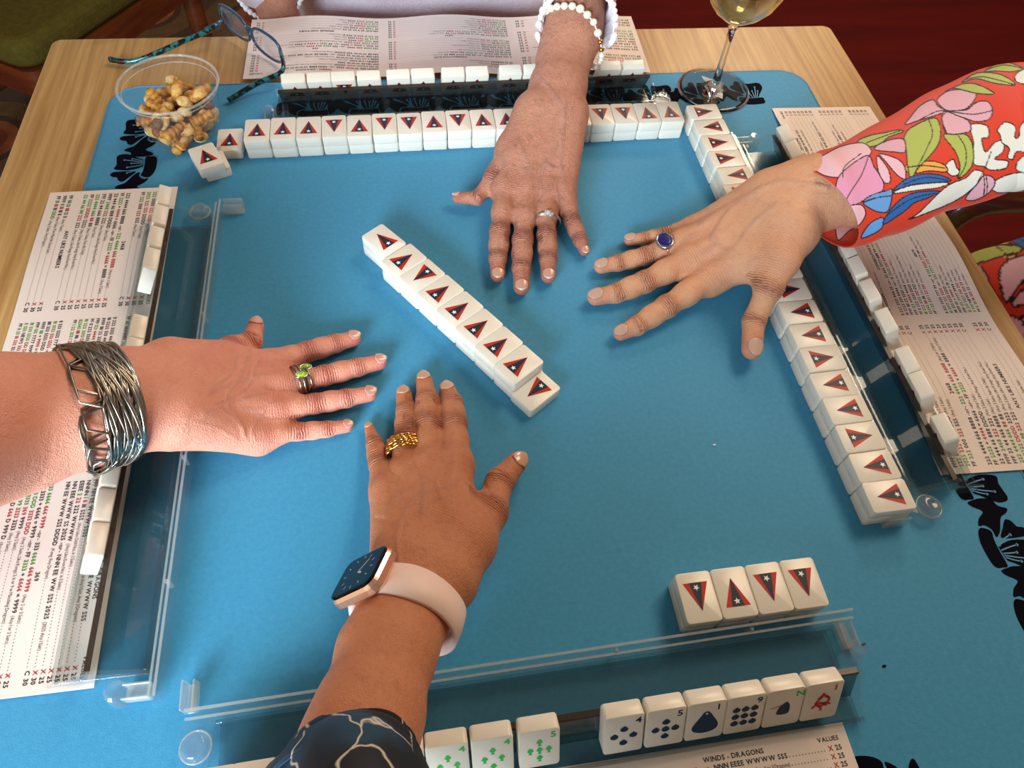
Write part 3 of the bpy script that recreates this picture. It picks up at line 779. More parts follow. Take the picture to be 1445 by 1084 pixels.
# ------------------------------------------------------------------ bodies: smooth distance-field surfaces
def seg_d(p, a, b, ra, rb):
    ab = b - a; L2 = max(float(ab @ ab), 1e-12)
    t = np.clip(((p - a) @ ab) / L2, 0, 1)
    d = np.sqrt(((p - a - t[..., None] * ab) ** 2).sum(-1)) - (ra + (rb - ra) * t)
    return d.astype(np.float32)
def sdf_mesh(prims, vox, floor=None, pad=.006):
    """prims: (a, b, ra, rb, k). returns verts, quads"""
    P0 = np.min([np.minimum(a - ra, b - rb) for a, b, ra, rb, k in prims], 0) - pad
    P1 = np.max([np.maximum(a + ra, b + rb) for a, b, ra, rb, k in prims], 0) + pad
    if floor is not None: P0[2] = floor - 2.5 * vox
    nx, ny, nz = [int(math.ceil((P1[i] - P0[i]) / vox)) + 1 for i in range(3)]
    D = np.full((nx, ny, nz), .05, np.float32)
    ax = [P0[i] + vox * np.arange(n_) for i, n_ in enumerate((nx, ny, nz))]
    for a, b, ra, rb, k in prims:
        m = max(k * 1.2, vox * 3) + .004
        lo = np.minimum(a - ra, b - rb) - m; hi = np.maximum(a + ra, b + rb) + m
        i0 = [max(0, int((lo[i] - P0[i]) / vox)) for i in range(3)]; i1 = [min((nx, ny, nz)[i], int((hi[i] - P0[i]) / vox) + 2) for i in range(3)]
        sl = tuple(slice(i0[i], i1[i]) for i in range(3))
        g = np.stack(np.meshgrid(ax[0][sl[0]], ax[1][sl[1]], ax[2][sl[2]], indexing='ij'), -1)
        d = seg_d(g, a, b, ra, rb)
        c = D[sl]
        h = np.clip(.5 + .5 * (c - d) / k, 0, 1)
        D[sl] = c + (d - c) * h - k * h * (1 - h)
    if floor is not None:
        zz = (floor - ax[2]).astype(np.float32)[None, None, :]
        D = np.maximum(D, zz)
    D[0] = D[-1] = .05; D[:, 0] = D[:, -1] = .05; D[:, :, 0] = D[:, :, -1] = .05
    # naive surface nets
    S = D < 0
    c8 = [(i, j, k) for i in (0, 1) for j in (0, 1) for k in (0, 1)]
    cnt = np.zeros((nx - 1, ny - 1, nz - 1), np.int8)
    for i, j, k in c8: cnt += S[i:nx - 1 + i, j:ny - 1 + j, k:nz - 1 + k]
    act = (cnt > 0) & (cnt < 8)
    I = np.argwhere(act); idx = np.full(act.shape, -1, np.int64); idx[act] = np.arange(len(I))
    vals = np.stack([D[I[:, 0] + i, I[:, 1] + j, I[:, 2] + k] for i, j, k in c8], 1)
    acc = np.zeros((len(I), 3)); num = np.zeros(len(I))
    for e0 in range(8):
        for e1 in range(e0 + 1, 8):
            p0, p1 = np.array(c8[e0]), np.array(c8[e1])
            if np.abs(p0 - p1).sum() != 1: continue
            a, b = vals[:, e0], vals[:, e1]; cr = (a < 0) != (b < 0)
            t = np.where(cr, a / np.where(cr, a - b, 1), 0)
            acc += np.where(cr[:, None], p0 + t[:, None] * (p1 - p0), 0); num += cr
    V = P0 + vox * (I + acc / num[:, None])
    Q = []
    for axx in range(3):
        u, w = [(1, 2), (2, 0), (0, 1)][axx]
        sh = [slice(None)] * 3; s0 = list(sh); s1 = list(sh); s0[axx] = slice(0, -1); s1[axx] = slice(1, None)
        ch = S[tuple(s0)] != S[tuple(s1)]
        E = np.argwhere(ch); inn = S[tuple(s0)][ch]
        ok = (E[:, u] > 0) & (E[:, w] > 0) & (E[:, u] < act.shape[u]) & (E[:, w] < act.shape[w])
        E = E[ok]; inn = inn[ok]
        def at(du, dw):
            J_ = E.copy(); J_[:, u] += du; J_[:, w] += dw; return idx[J_[:, 0], J_[:, 1], J_[:, 2]]
        q = np.stack([at(-1, -1), at(0, -1), at(0, 0), at(-1, 0)], 1)
        q[~inn] = q[~inn][:, ::-1]
        Q.append(q)
    Q = np.concatenate(Q); Q = Q[(Q >= 0).all(1)]
    return V, Q
def np_mesh(name, V, Q, mats, smooth=True):
    me = bpy.data.meshes.new(name)
    n_ = len(Q); k = Q.shape[1]
    me.vertices.add(len(V)); me.vertices.foreach_set('co', np.ascontiguousarray(V, np.float32).ravel())
    me.loops.add(n_ * k); me.loops.foreach_set('vertex_index', Q.ravel().astype(np.int32))
    me.polygons.add(n_); me.polygons.foreach_set('loop_start', np.arange(0, n_ * k, k, dtype=np.int32))
    me.polygons.foreach_set('use_smooth', np.full(n_, smooth))
    for m in (mats if isinstance(mats, (list, tuple)) else [mats]): me.materials.append(m)
    me.update(calc_edges=True); me.validate()
    return me
def set_attr(me, name, arr):
    a = me.attributes.new(name, 'FLOAT', 'POINT'); a.data.foreach_set('value', np.ascontiguousarray(arr, np.float32))
def normals_of(V, Q):
    n = np.zeros_like(V)
    fn = np.cross(V[Q[:, 2]] - V[Q[:, 0]], V[Q[:, 3]] - V[Q[:, 1]])
    for k in range(4): np.add.at(n, Q[:, k], fn)
    return n / (np.linalg.norm(n, axis=1)[:, None] + 1e-12)
def smooth_verts(V, Q, it=2, lam=.5):
    V = V.copy()
    for _ in range(it):
        acc = np.zeros_like(V); cnt = np.zeros(len(V))
        for k in range(4):
            np.add.at(acc, Q[:, k], V[Q[:, (k + 1) % 4]]); np.add.at(cnt, Q[:, k], 1)
            np.add.at(acc, Q[:, k], V[Q[:, (k - 1) % 4]]); np.add.at(cnt, Q[:, k], 1)
        V += lam * (acc / np.maximum(cnt, 1)[:, None] - V)
    return V

def skin(name, base, flush, spot, spotamt, wr=1.0):
    n = NT(name); v = n.coord('Object')
    fl = n.attr('flush').outputs['Fac']; cm = n.attr('crease').outputs['Fac']; fs = n.attr('along').outputs['Fac']; ve = n.attr('vein').outputs['Fac']
    c = n.mix(n.noise(v, 55, 3), base, n.mix(.5, base, flush))
    c = n.mix(n.math('MULTIPLY', fl, .75), c, flush)
    sp = n.ramp(n.noise(v, 150, 4, .65), [(.50, (0, 0, 0, 1)), (.72, (1, 1, 1, 1))])
    c = n.mix(n.math('MULTIPLY', sp, spotamt), c, spot)
    # crease lines across the finger joints
    ph = n.math('ADD', n.math('MULTIPLY', fs, 1500.0), n.math('MULTIPLY', n.noise(v, 140, 2), 5.0))
    sn = n.math('MULTIPLY', n.math('POWER', n.math('ABSOLUTE', n.math('SINE', ph)), .6), cm)
    inv = n.math('SUBTRACT', cm, sn)
    c = n.mix(n.math('MULTIPLY', inv, .6), c, n.mix(.5, flush, spot))
    c = n.mix(n.math('MULTIPLY', ve, .16), c, srgb(120, 105, 118))
    n.color(c)
    b1 = n.bump(sn, min(1.0, .75 * wr), .0032)
    vs_ = n.coord('Object', scale=(1, 1, 1))
    vor = n.node('ShaderNodeTexVoronoi', feature='DISTANCE_TO_EDGE'); vor.inputs['Scale'].default_value = 620; n.l(vs_, vor.inputs['Vector'])
    b2 = n.bump(vor.outputs['Distance'], min(1.0, .35 * wr), .0016, b1)
    b3 = n.bump(n.noise(v, 150, 5, .68, 1.2), min(1.0, .42 * wr), .0030, b2)
    n.normal(b3); n.set(rough=.48, spec=.35, sss=.12, sssr=(1.0, .35, .2), ssss=.004)
    return n.m
SK_A = skin('skin_far', srgb(194, 140, 114), srgb(186, 108, 92), srgb(128, 80, 58), .42, 1.7)
SK_B = skin('skin_right', srgb(224, 172, 134), srgb(216, 140, 112), srgb(150, 98, 70), .16, 1.1)
SK_C = skin('skin_left', srgb(232, 166, 140), srgb(218, 120, 104), srgb(170, 90, 76), .12, 1.0)
SK_D = skin('skin_near', srgb(196, 132, 92), srgb(190, 112, 82), srgb(120, 66, 42), .22, 1.0)
def nailmat(name, c):
    return plain(name, c, .22, coat=.4, sss=.1)
NL_A = nailmat('nail_natural', srgb(206, 148, 128)); NL_B = nailmat('nail_pale_pink', srgb(212, 168, 150)); NL_C = nailmat('nail_rose', srgb(222, 156, 144)); NL_D = nailmat('nail_beige', srgb(206, 158, 128))
NL_TIP = nailmat('nail_white_tip', srgb(226, 196, 178))

def make_nail(par, tip, d, up, r, mat, tipmat, ln=1.0, roll=0):
    """curved plate on the last joint; tip = end of finger, d = finger direction, up = nail normal"""
    d = d / np.linalg.norm(d); up = up - d * (up @ d); up /= np.linalg.norm(up); sd = np.cross(d, up)
    if roll: up, sd = up * math.cos(roll) + sd * math.sin(roll), sd * math.cos(roll) - up * math.sin(roll)
    L = r * 1.45 * ln; wd = r * .80
    NU, NV = 8, 8; V = []; mi = []
    for layer in (0, 1):
        for j in range(NV + 1):
            v = j / NV
            half = wd * (1 - max(0, (v - .55) / .45) ** 2.2 * .42) * (1 - max(0, (.18 - v) / .18) ** 2 * .35)
            for i in range(NU + 1):
                u = i / NU * 2 - 1
                x = u * half
                end = -.25 * r * (u * u) * (1 if v > .5 else 0) * ((v - .5) * 2)
                st = .22 * r * (u * u) * max(0, 1 - v * 2.5)
                # height over the finger axis: sits on the round of the finger, dips to the tip
                zc = math.sqrt(max((r * 1.0) ** 2 - (x * .82) ** 2, 0)) + .0005 + r * .07 * (1 - v) - (.0012 if layer else 0) - r * .22 * v ** 2.0
                al = -L * 1.02 + L * v + end + st
                V.append(tip + d * (al + .0004) + sd * x + up * zc)
    n1 = (NU + 1) * (NV + 1); F = []; M_ = []
    for j in range(NV):
        for i in range(NU):
            a = j * (NU + 1) + i
            F.append((a, a + 1, a + NU + 2, a + NU + 1)); M_.append(1 if j >= NV - 1 else 0)
            F.append((n1 + a, n1 + a + NU + 1, n1 + a + NU + 2, n1 + a + 1)); M_.append(0)
    bd = [i for i in range(NU + 1)] + [(j + 1) * (NU + 1) + NU for j in range(NV)] + [NV * (NU + 1) + i for i in range(NU - 1, -1, -1)] + [j * (NU + 1) for j in range(NV - 1, 0, -1)]
    for k in range(len(bd)):
        a, b = bd[k], bd[(k + 1) % len(bd)]; F.append((b, a, n1 + a, n1 + b)); M_.append(1 if a > (NV - 1) * (NU + 1) else 0)
    mb = MB(); mb.add(V, F); mb.m = M_
    o = mb.build('fingernail', [mat, tipmat], par, smooth=True)
    o.matrix_parent_inverse = par.matrix_basis.inverted()
    return o

UPV = np.array([0, 0, 1.0])
def build_arm(name, label, spec, sk, nail, tipm, vox=.00125, extra=None, extra_arm=None):
    ox, oy, zs = spec['org']
    def W(x, y, z): return P(ox + x / zs, oy + y / zs, z)
    def R(hw, w): return hw / zs * DEPTH(w) / FPX
    prims = []; fingers = []; nails = []
    # arm sections -----------------------------------------------------
    secs = []
    for (lx, ly), (rx, ry), z, thick in spec['arm']:
        a, b = W(lx, ly, z), W(rx, ry, z)
        secs.append(((a + b) / 2, (b - a) / np.linalg.norm(b - a), np.linalg.norm(b - a) / 2 * .97, thick))
    for w, hw, th, side in spec.get('arm_ext', []):
        secs.append((np.array(w, float), np.array(side, float), hw, th))
    for i in range(len(secs) - 1):
        (c0, s0, w0, t0), (c1, s1, w1, t1) = secs[i], secs[i + 1]
        b0, b1 = w0 * t0, w1 * t1
        for sg in (-1, 1):
            prims.append((c0 + sg * s0 * (w0 - b0), c1 + sg * s1 * (w1 - b1), b0, b1, .012))
    wc, wsd, ww, wt = secs[0]
    # fingers ------------------------------------------------------------
    names = ['index', 'middle', 'ring', 'pinky']
    mcps = []
    for fi, nm in enumerate(names):
        pts = spec[nm]
        w3 = []; rr = []
        for k, q in enumerate(pts):
            x, y, hw = q[:3]
            c = W(x, y, .008); r = R(hw, c)
            z = q[3] if len(q) > 3 else (.0205 if k == 0 else r * .94 + (.0035 if k == 1 else .0012 if k == 2 else 0))
            w3.append(W(x, y, z)); rr.append(r)
        tipend = w3[3].copy(); d = (w3[3] - w3[2]); d /= np.linalg.norm(d); w3[3] = w3[3] - d * rr[3]
        mcps.append((w3[0], rr[0]))
        prims.append((w3[0], w3[1], rr[0] * .98, rr[1] * .93, .005))
        m = (w3[0] * .45 + w3[1] * .55); rm = rr[1] * .97
        prims.append((m, m, rm, rm, .008))
        prims.append((w3[1], w3[2], rr[1] * .97, rr[2] * .98, .003))
        prims.append((w3[2], w3[3], rr[2] * .95, rr[3] * 1.0, .003))
        m2 = (w3[1] + w3[2]) / 2; r2 = (rr[1] + rr[2]) / 2 * .955; prims.append((m2, m2, r2, r2, .006))
        prims.append((w3[1] + UPV * rr[1] * .10, w3[1] + UPV * rr[1] * .10, rr[1] * .93, rr[1] * .93, .004))     # joint swelling
        prims.append((w3[2], w3[2], rr[2] * .96, rr[2] * .96, .003))
        fingers.append((w3, rr)); nails.append((tipend, w3[3] - w3[2], rr[3], nm))
    # thumb -----------------------------------------------------------------
    w3 = []; rr = []
    for k, q in enumerate(spec['thumb']):
        x, y, hw, z = q; c = W(x, y, z); w3.append(c); rr.append(R(hw, c))
    tipend = w3[3].copy(); d = w3[3] - w3[2]; d /= np.linalg.norm(d); w3[3] = w3[3] - d * rr[3]
    prims += [(w3[0], w3[1], rr[0], rr[1], .012), (w3[1], w3[2], rr[1] * .95, rr[2] * .95, .005), (w3[2], w3[3], rr[2] * .97, rr[3], .004)]
    fingers.append((w3, rr)); nails.append((tipend, w3[3] - w3[2], rr[3], 'thumb'))
    # palm ------------------------------------------------------------------
    bases = []
    sgn = spec['index_side']             # -1: index lies towards the left-edge end of the wrist section
    for fi in range(4):
        t = (1 - fi * 2 / 3) * sgn
        b = wc + wsd * (ww * .62) * t; bases.append(b)
        m, r = mcps[fi]
        rb = ww * wt * .85
        prims.append((b, m, rb, min(r * 1.06, .0125), .010))
        lo0 = b.copy(); lo0[2] = max(b[2] - .006, .013); lo1 = m.copy(); lo1[2] = .012
        prims.append((lo0, lo1, .0125, .0115, .012))
        prims.append((m + UPV * .0015, m + UPV * .0015, r * .93, r * .93, .006))           # knuckle
        tt = m + UPV * (min(r * 1.06, .0125) - .0008); tb = b * .55 + m * .45 + UPV * ((rb + r) * .5 - .0009)
        prims.append((tt, tb, .0022, .0016, .004))                                                # tendon
    for fi in range(3):
        (a, ra), (b, rb2) = mcps[fi], mcps[fi + 1]
        pa = fingers[fi][0]; pb = fingers[fi + 1][0]
        prims.append((a - UPV * .003, b - UPV * .003, min(ra, .0105), min(rb2, .0105), .008))
        wa = pa[0] * .72 + pa[1] * .28; wb = pb[0] * .72 + pb[1] * .28
        prims.append((wa - UPV * .004, wb - UPV * .004, .0062, .0062, .007))                         # web
    # thumb web
    th = fingers[4][0]
    im = mcps[0][0] * .6 + bases[0] * .4
    prims.append((th[1] * .85 + th[0] * .15 - UPV * .001, im - UPV * .004, rr[1] * .72, .011, .012))
    prims.append((th[0], im, rr[0] * .9, .012, .014))
    prims.append((th[0], bases[0], rr[0] * .95, ww * wt * .8, .014))
    if extra_arm: prims += extra_arm
    V, Q = sdf_mesh(prims, vox, floor=.0004)
    V = smooth_verts(V, Q, 2, .5)
    N = normals_of(V, Q)
    # attributes ------------------------------------------------------------
    along = np.zeros(len(V)); crease = np.zeros(len(V)); flush = np.zeros(len(V)); best = np.full(len(V), 9.0)
    for w3, rr in fingers:
        s = 0
        pts = w3
        for k in range(3):
            a, b = pts[k], pts[k + 1]; ab = b - a; L = np.linalg.norm(ab)
            t = ((V - a) @ ab) / L ** 2; tc = np.clip(t, 0, 1)
            dist = np.linalg.norm(V - a - tc[:, None] * ab, axis=1) - (rr[k] + (rr[k + 1] - rr[k]) * tc)
            m = dist < best
            best = np.where(m, dist, best); along = np.where(m, s + (t if k == 0 else tc) * L, along)
            s += L
        for k, (w_, am) in enumerate(((.011, .45), (.0062, 1.0), (.0042, .8))):
            dd = np.linalg.norm(V - pts[k], axis=1)
            if k:
                ax_ = pts[k + 1] - pts[k - 1]; ax_ /= np.linalg.norm(ax_)
                sl_ = (V - pts[k]) @ ax_
                g = np.exp(-(sl_ / w_) ** 2) * (dd < rr[k] * 2.0) * np.clip(N[:, 2] * 2.2 + .2, 0, 1)
            else: g = np.exp(-(dd / (rr[k] * 1.7)) ** 2) * np.clip(N[:, 2] * 2, 0, 1) * .5
            crease = np.maximum(crease, g * am); flush = np.maximum(flush, g * (.8 if k else 1.2))
        dd = np.linalg.norm(V - pts[3], axis=1); flush = np.maximum(flush, np.exp(-(dd / (rr[3] * 2.0)) ** 2) * .9)
    vein = np.zeros(len(V))
    pxv = PXS(V)
    for pl, wpx, h in spec.get('veins', []):
        q = crom([(ox + x / zs, oy + y / zs) for x, y in pl], 4, False)
        dm = np.full(len(V), 1e9)
        for i in range(len(q) - 1):
            ab = q[i + 1] - q[i]; t = np.clip(((pxv - q[i]) @ ab) / (ab @ ab + 1e-9), 0, 1)
            dm = np.minimum(dm, np.linalg.norm(pxv - q[i] - t[:, None] * ab, axis=1))
        g = np.exp(-(dm / (wpx * 1.55)) ** 2) * np.clip(N[:, 2] * 2 - .3, 0, 1)
        V = V + N * (g * h * .8)[:, None]
        if h > 0: vein = np.maximum(vein, g)
    me = np_mesh(name, V, Q, sk)
    for a_, ar in (('along', along), ('crease', np.clip(crease, 0, 1)), ('flush', np.clip(flush, 0, 1)), ('vein', vein)): set_attr(me, a_, ar)
    body = link(name, me)
    tag(body, label, 'person')
    ru = spec.get('nail_up', {})
    for tipend, d, r, nm in nails:
        if nm in spec.get('skip_nail', ()): continue
        make_nail(body, tipend, d, np.array(ru.get(nm, (0, 0, 1)), float), r, nail, tipm, spec.get('nail_len', 1.05))
    return body, secs, fingers

SPEC_A = dict(org=(600, 180, 4.337), index_side=-1,
    arm=[((589, -89), (965, -89), .050, .70), ((648, -240), (978, -262), .058, .76), ((691, -424), (1010, -413), .066, .82), ((722, -565), (1064, -543), .078, .84), ((745, -683), (1080, -651), .088, .86)],
    arm_ext=[((.150, .430, .150), .038, .9, (1, 0, 0)), ((.185, .590, .290), .044, .95, (1, 0, 0))],
    index=[(492, 370, 60), (455, 640, 61), (444, 800, 54), (444, 940, 46)],
    middle=[(622, 390, 62), (598, 690, 62), (589, 860, 56), (588, 1018, 50)],
    ring=[(748, 380, 58), (743, 660, 58), (752, 805, 52), (754, 946, 47)],
    pinky=[(845, 400, 52), (900, 575, 48), (948, 690, 42), (985, 782, 33)],
    thumb=[(520, 130, 62, .032), (410, 310, 46, .020), (318, 432, 43, .0125), (166, 432, 34, .0105)],
    nail_up={'thumb': (.1, .5, .8)},
    veins=[([(855, -180), (850, -60), (835, 40), (790, 140), (740, 225), (700, 310), (715, 380)], 2.0, .0013), ([(835, 40), (835, 150), (828, 230), (850, 310), (850, 370)], 1.8, .0011),
           ([(740, 225), (800, 250), (830, 240)], 1.6, .0008), ([(560, 60), (610, 180), (580, 250), (690, 262), (730, 230)], 1.7, .0007), ([(790, 310), (760, 380), (690, 470), (660, 540)], 1.7, .0010),
           ([(620, 180), (640, 300)], 2.2, .0006), ([(500, 130), (470, 230)], 2.4, .0006), ([(420, 270), (520, 250)], 2.0, -.0006), ([(690, -320), (760, -240), (830, -140), (840, -60)], 2.3, .0012), ([(540, 440), (600, 470)], 1.5, -.0006)])
SPEC_B = dict(org=(800, 200, 3.3875), index_side=1, nail_len=1.3,
    arm=[((930, 200), (1098, 495), .060, .70), ((1040, 148), (1190, 405), .068, .80), ((1130, 122), (1290, 365), .074, .84)],
    arm_ext=[(P(1222, 282, .078), .022, .9, (.3, -.95, 0)), (P(1300, 247, .088), .022, .9, (.3, -.95, 0))],
    index=[(690, 650, 58), (475, 790, 55), (335, 880, 46), (225, 930, 37)],
    middle=[(590, 560, 58), (370, 672, 53), (235, 725, 46), (98, 752, 40)],
    ring=[(560, 480, 50), (372, 548, 43), (245, 580, 38), (130, 604, 35)],
    pinky=[(610, 412, 42, .0185), (460, 448, 33), (370, 465, 31), (272, 472, 29)],
    thumb=[(1025, 560, 68, .055), (965, 700, 60, .040), (893, 860, 55, .018), (880, 1036, 48, .0125)],
    nail_up={'thumb': (.1, -.35, .9)},
    veins=[([(1240, 220), (1130, 195), (1000, 195), (880, 260), (780, 330), (705, 440), (720, 490), (650, 540)], 2.4, .0016), ([(1000, 300), (880, 400), (790, 520), (720, 505)], 2.2, .0010), ([(720, 505), (800, 525)], 2.0, .0010),
           ([(930, 215), (800, 290), (700, 350), (640, 400)], 2.2, .0010), ([(900, 560), (820, 640), (740, 680)], 3, .0006), ([(1100, 200), (1200, 190)], 3.5, -.0010), ([(620, 440), (560, 470)], 2.2, .0008), ([(690, 450), (690, 475), (740, 495)], 1.5, .0008)])
SPEC_C = dict(org=(0, 450, 2.58), index_side=-1,
    arm=[((625, 128), (655, 432), .054, .70), ((500, 142), (520, 450), .066, .76), ((395, 154), (450, 464), .074, .80), ((240, 168), (330, 505), .086, .82), ((0, 180), (30, 615), .098, .86), ((-260, 150), (-220, 740), .125, .88)],
    index=[(985, 165, 40), (1115, 122, 37), (1220, 90, 33), (1313, 66, 29)],
    middle=[(1010, 240, 40), (1180, 208, 37), (1300, 177, 33), (1408, 152, 29)],
    ring=[(990, 330, 38), (1145, 310, 36), (1260, 290, 33), (1372, 268, 29)],
    pinky=[(930, 425, 36), (1085, 412, 31), (1190, 402, 28), (1286, 388, 24)],
    thumb=[(760, 180, 78, .036), (845, 112, 46, .026), (915, 82, 38, .022), (938, 6, 29, .019)],
    nail_up={'thumb': (.2, .7, .5)},
    veins=[([(900, 140), (870, 220), (820, 300), (880, 380), (890, 430)], 1.5, .0007), ([(940, 150), (900, 250), (830, 290), (780, 310)], 1.5, .0007), ([(860, 140), (840, 200), (760, 260)], 1.5, .0006), ([(790, 320), (860, 370), (900, 440)], 1.5, .0006),
           ([(990, 270), (900, 290), (780, 330), (740, 350)], 1.8, .0008), ([(960, 200), (860, 230), (760, 270)], 2, .0006), ([(1000, 300), (950, 330), (880, 330)], 1.6, .0007), ([(960, 340), (920, 400), (930, 440)], 1.5, .0006), ([(720, 380), (800, 400), (860, 440)], 1.5, .0005)])
SPEC_D = dict(org=(420, 500, 2.463), index_side=1,
    arm=[((291, 700), (575, 810), .042, .74), ((222, 862), (512, 961), .056, .76), ((155, 985), (468, 1084), .070, .80), ((62, 1232), (429, 1281), .090, .84), ((12, 1342), (389, 1416), .100, .86), ((-86, 1576), (315, 1650), .120, .88), ((-200, 1850), (250, 1920), .140, .9)],
    index=[(548, 380, 46), (545, 245, 43), (536, 172, 37), (514, 106, 30)],
    middle=[(452, 390, 46), (450, 243, 43), (450, 160, 38), (436, 70, 29)],
    ring=[(372, 420, 43), (375, 285, 36), (376, 200, 33), (366, 120, 28)],
    pinky=[(312, 475, 42), (285, 385, 36), (268, 312, 28), (244, 244, 18)],
    thumb=[(590, 660, 82, .030), (668, 545, 60, .020), (702, 445, 50, .0145), (782, 352, 37, .0125)],
    nail_up={'thumb': (.55, .1, .8)},
    veins=[([(355, 730), (345, 650), (360, 570), (420, 490), (520, 460), (560, 430)], 1.9, .0011), ([(300, 560), (340, 500), (400, 470)], 1.8, .0009), ([(360, 520), (340, 450)], 1.6, .0008), ([(430, 560), (440, 470), (430, 420)], 1.8, .0007), ([(500, 500), (480, 440), (500, 400)], 1.6, .0007), ([(270, 570), (330, 580)], 2.2, -.0006), ([(640, 440), (690, 520)], 1.6, -.0006)])

V3 = lambda *a: np.array(a, float)
armA2 = [(V3(-.216, .565, .045), V3(-.205, .545, .02), .028, .026, .01), (V3(-.205, .545, .02), V3(-.195, .530, -.05), .026, .025, .01), (V3(-.195, .53, -.05), V3(-.17, .54, -.12), .027, .018, .01)]
pA, secA, finA = build_arm('person', 'person in lavender sweater at far side, freckled hand with pearl bracelet laid on the mat', SPEC_A, SK_A, NL_A, NL_TIP)
def join_into(o, V, Q):
    """add a second surface to a body mesh"""
    bm = bmesh.new(); bm.from_mesh(o.data)
    vv = [bm.verts.new(v) for v in V]
    for q in Q:
        f = bm.faces.new([vv[k] for k in q]); f.smooth = True
    bm.to_mesh(o.data); bm.free()
join_into(pA, *sdf_mesh(armA2 + [(V3(.185, .59, .29), V3(0, .68, .28), .04, .07, .03), (V3(0, .68, .28), V3(-.16, .67, .28), .07, .05, .03), (V3(-.16, .67, .28), V3(-.258, .67, .10), .04, .035, .03), (V3(-.258, .67, .10), V3(-.216, .565, .045), .034, .028, .02), (V3(0, .68, .28), V3(0, .70, -.2), .08, .10, .03)], .006))
pB, secB, finB = build_arm('person', 'person in orange floral blouse at the right, spread hand with blue signet ring', SPEC_B, SK_B, NL_B, NL_B)
pC, secC, finC = build_arm('person', 'bare pink forearm of the person at the left, hand with green stone rings', SPEC_C, SK_C, NL_C, NL_TIP)
cE = secC[-1][0]; cP = secC[-2][0]; eL = V3(-.60, -.06, .17); sH = V3(-.80, .14, .36)
join_into(pC, *sdf_mesh([(cP + (cE - cP) * .96, cE, secC[-1][2] * .70, secC[-1][2] * .80, .01), (cE, eL, secC[-1][2] * .80, .045, .015), (eL, sH, .046, .056, .02), (sH, V3(-1.02, .10, .34), .05, .06, .03), (V3(-1.02, .10, .34), V3(-1.06, .08, -.15), .06, .09, .03)], .006))
pD, secD, finD = build_arm('person', 'tanned arm of the nearest person wearing a pale pink watch and navy sleeve', SPEC_D, SK_D, NL_D, NL_D)

# ------------------------------------------------------------------ clothing
def loft(sections, nu, ns, wrinkle=0.0, seed=1):
    """sections: (centre, side vector, half width, half height). returns grid of points (ns, nu, 3)"""
    C = crom([s[0] for s in sections], max(2, ns // max(1, len(sections) - 1)), False)
    S = crom([s[1] for s in sections], max(2, ns // max(1, len(sections) - 1)), False)
    A = crom([[s[2], s[3]] for s in sections], max(2, ns // max(1, len(sections) - 1)), False)
    T = np.gradient(C, axis=0); T /= np.linalg.norm(T, axis=1)[:, None]
    S = S - T * (S * T).sum(1)[:, None]; S /= np.linalg.norm(S, axis=1)[:, None]
    U = np.cross(S, T); U *= np.sign(U[:, 2:3] + 1e-9)
    th = np.linspace(0, 2 * math.pi, nu, endpoint=False)
    r_ = np.random.default_rng(seed)
    t = np.linspace(0, 1, len(C))[:, None]
    wv = np.zeros((len(C), nu))
    for _ in range(9):
        k, m, ph, am = r_.uniform(3, 14), r_.integers(1, 4), r_.uniform(0, 6.28), r_.uniform(.3, 1)
        wv += am * np.sin(k * 6.28 * t * .5 + m * th[None, :] + ph)
    wv *= wrinkle / 4
    G = C[:, None] + S[:, None] * ((A[:, 0:1] + wv) * np.cos(th)[None])[..., None] + U[:, None] * ((A[:, 1:2] + wv) * np.sin(th)[None])[..., None]
    return G
def grid_mesh(name, G, mats):
    ns, nu = G.shape[:2]
    i, j = np.meshgrid(np.arange(ns - 1), np.arange(nu), indexing='ij')
    a = (i * nu + j).ravel(); b = (i * nu + (j + 1) % nu).ravel(); c = ((i + 1) * nu + (j + 1) % nu).ravel(); d = ((i + 1) * nu + j).ravel()
    return np_mesh(name, G.reshape(-1, 3), np.stack([a, b, c, d], 1), mats)

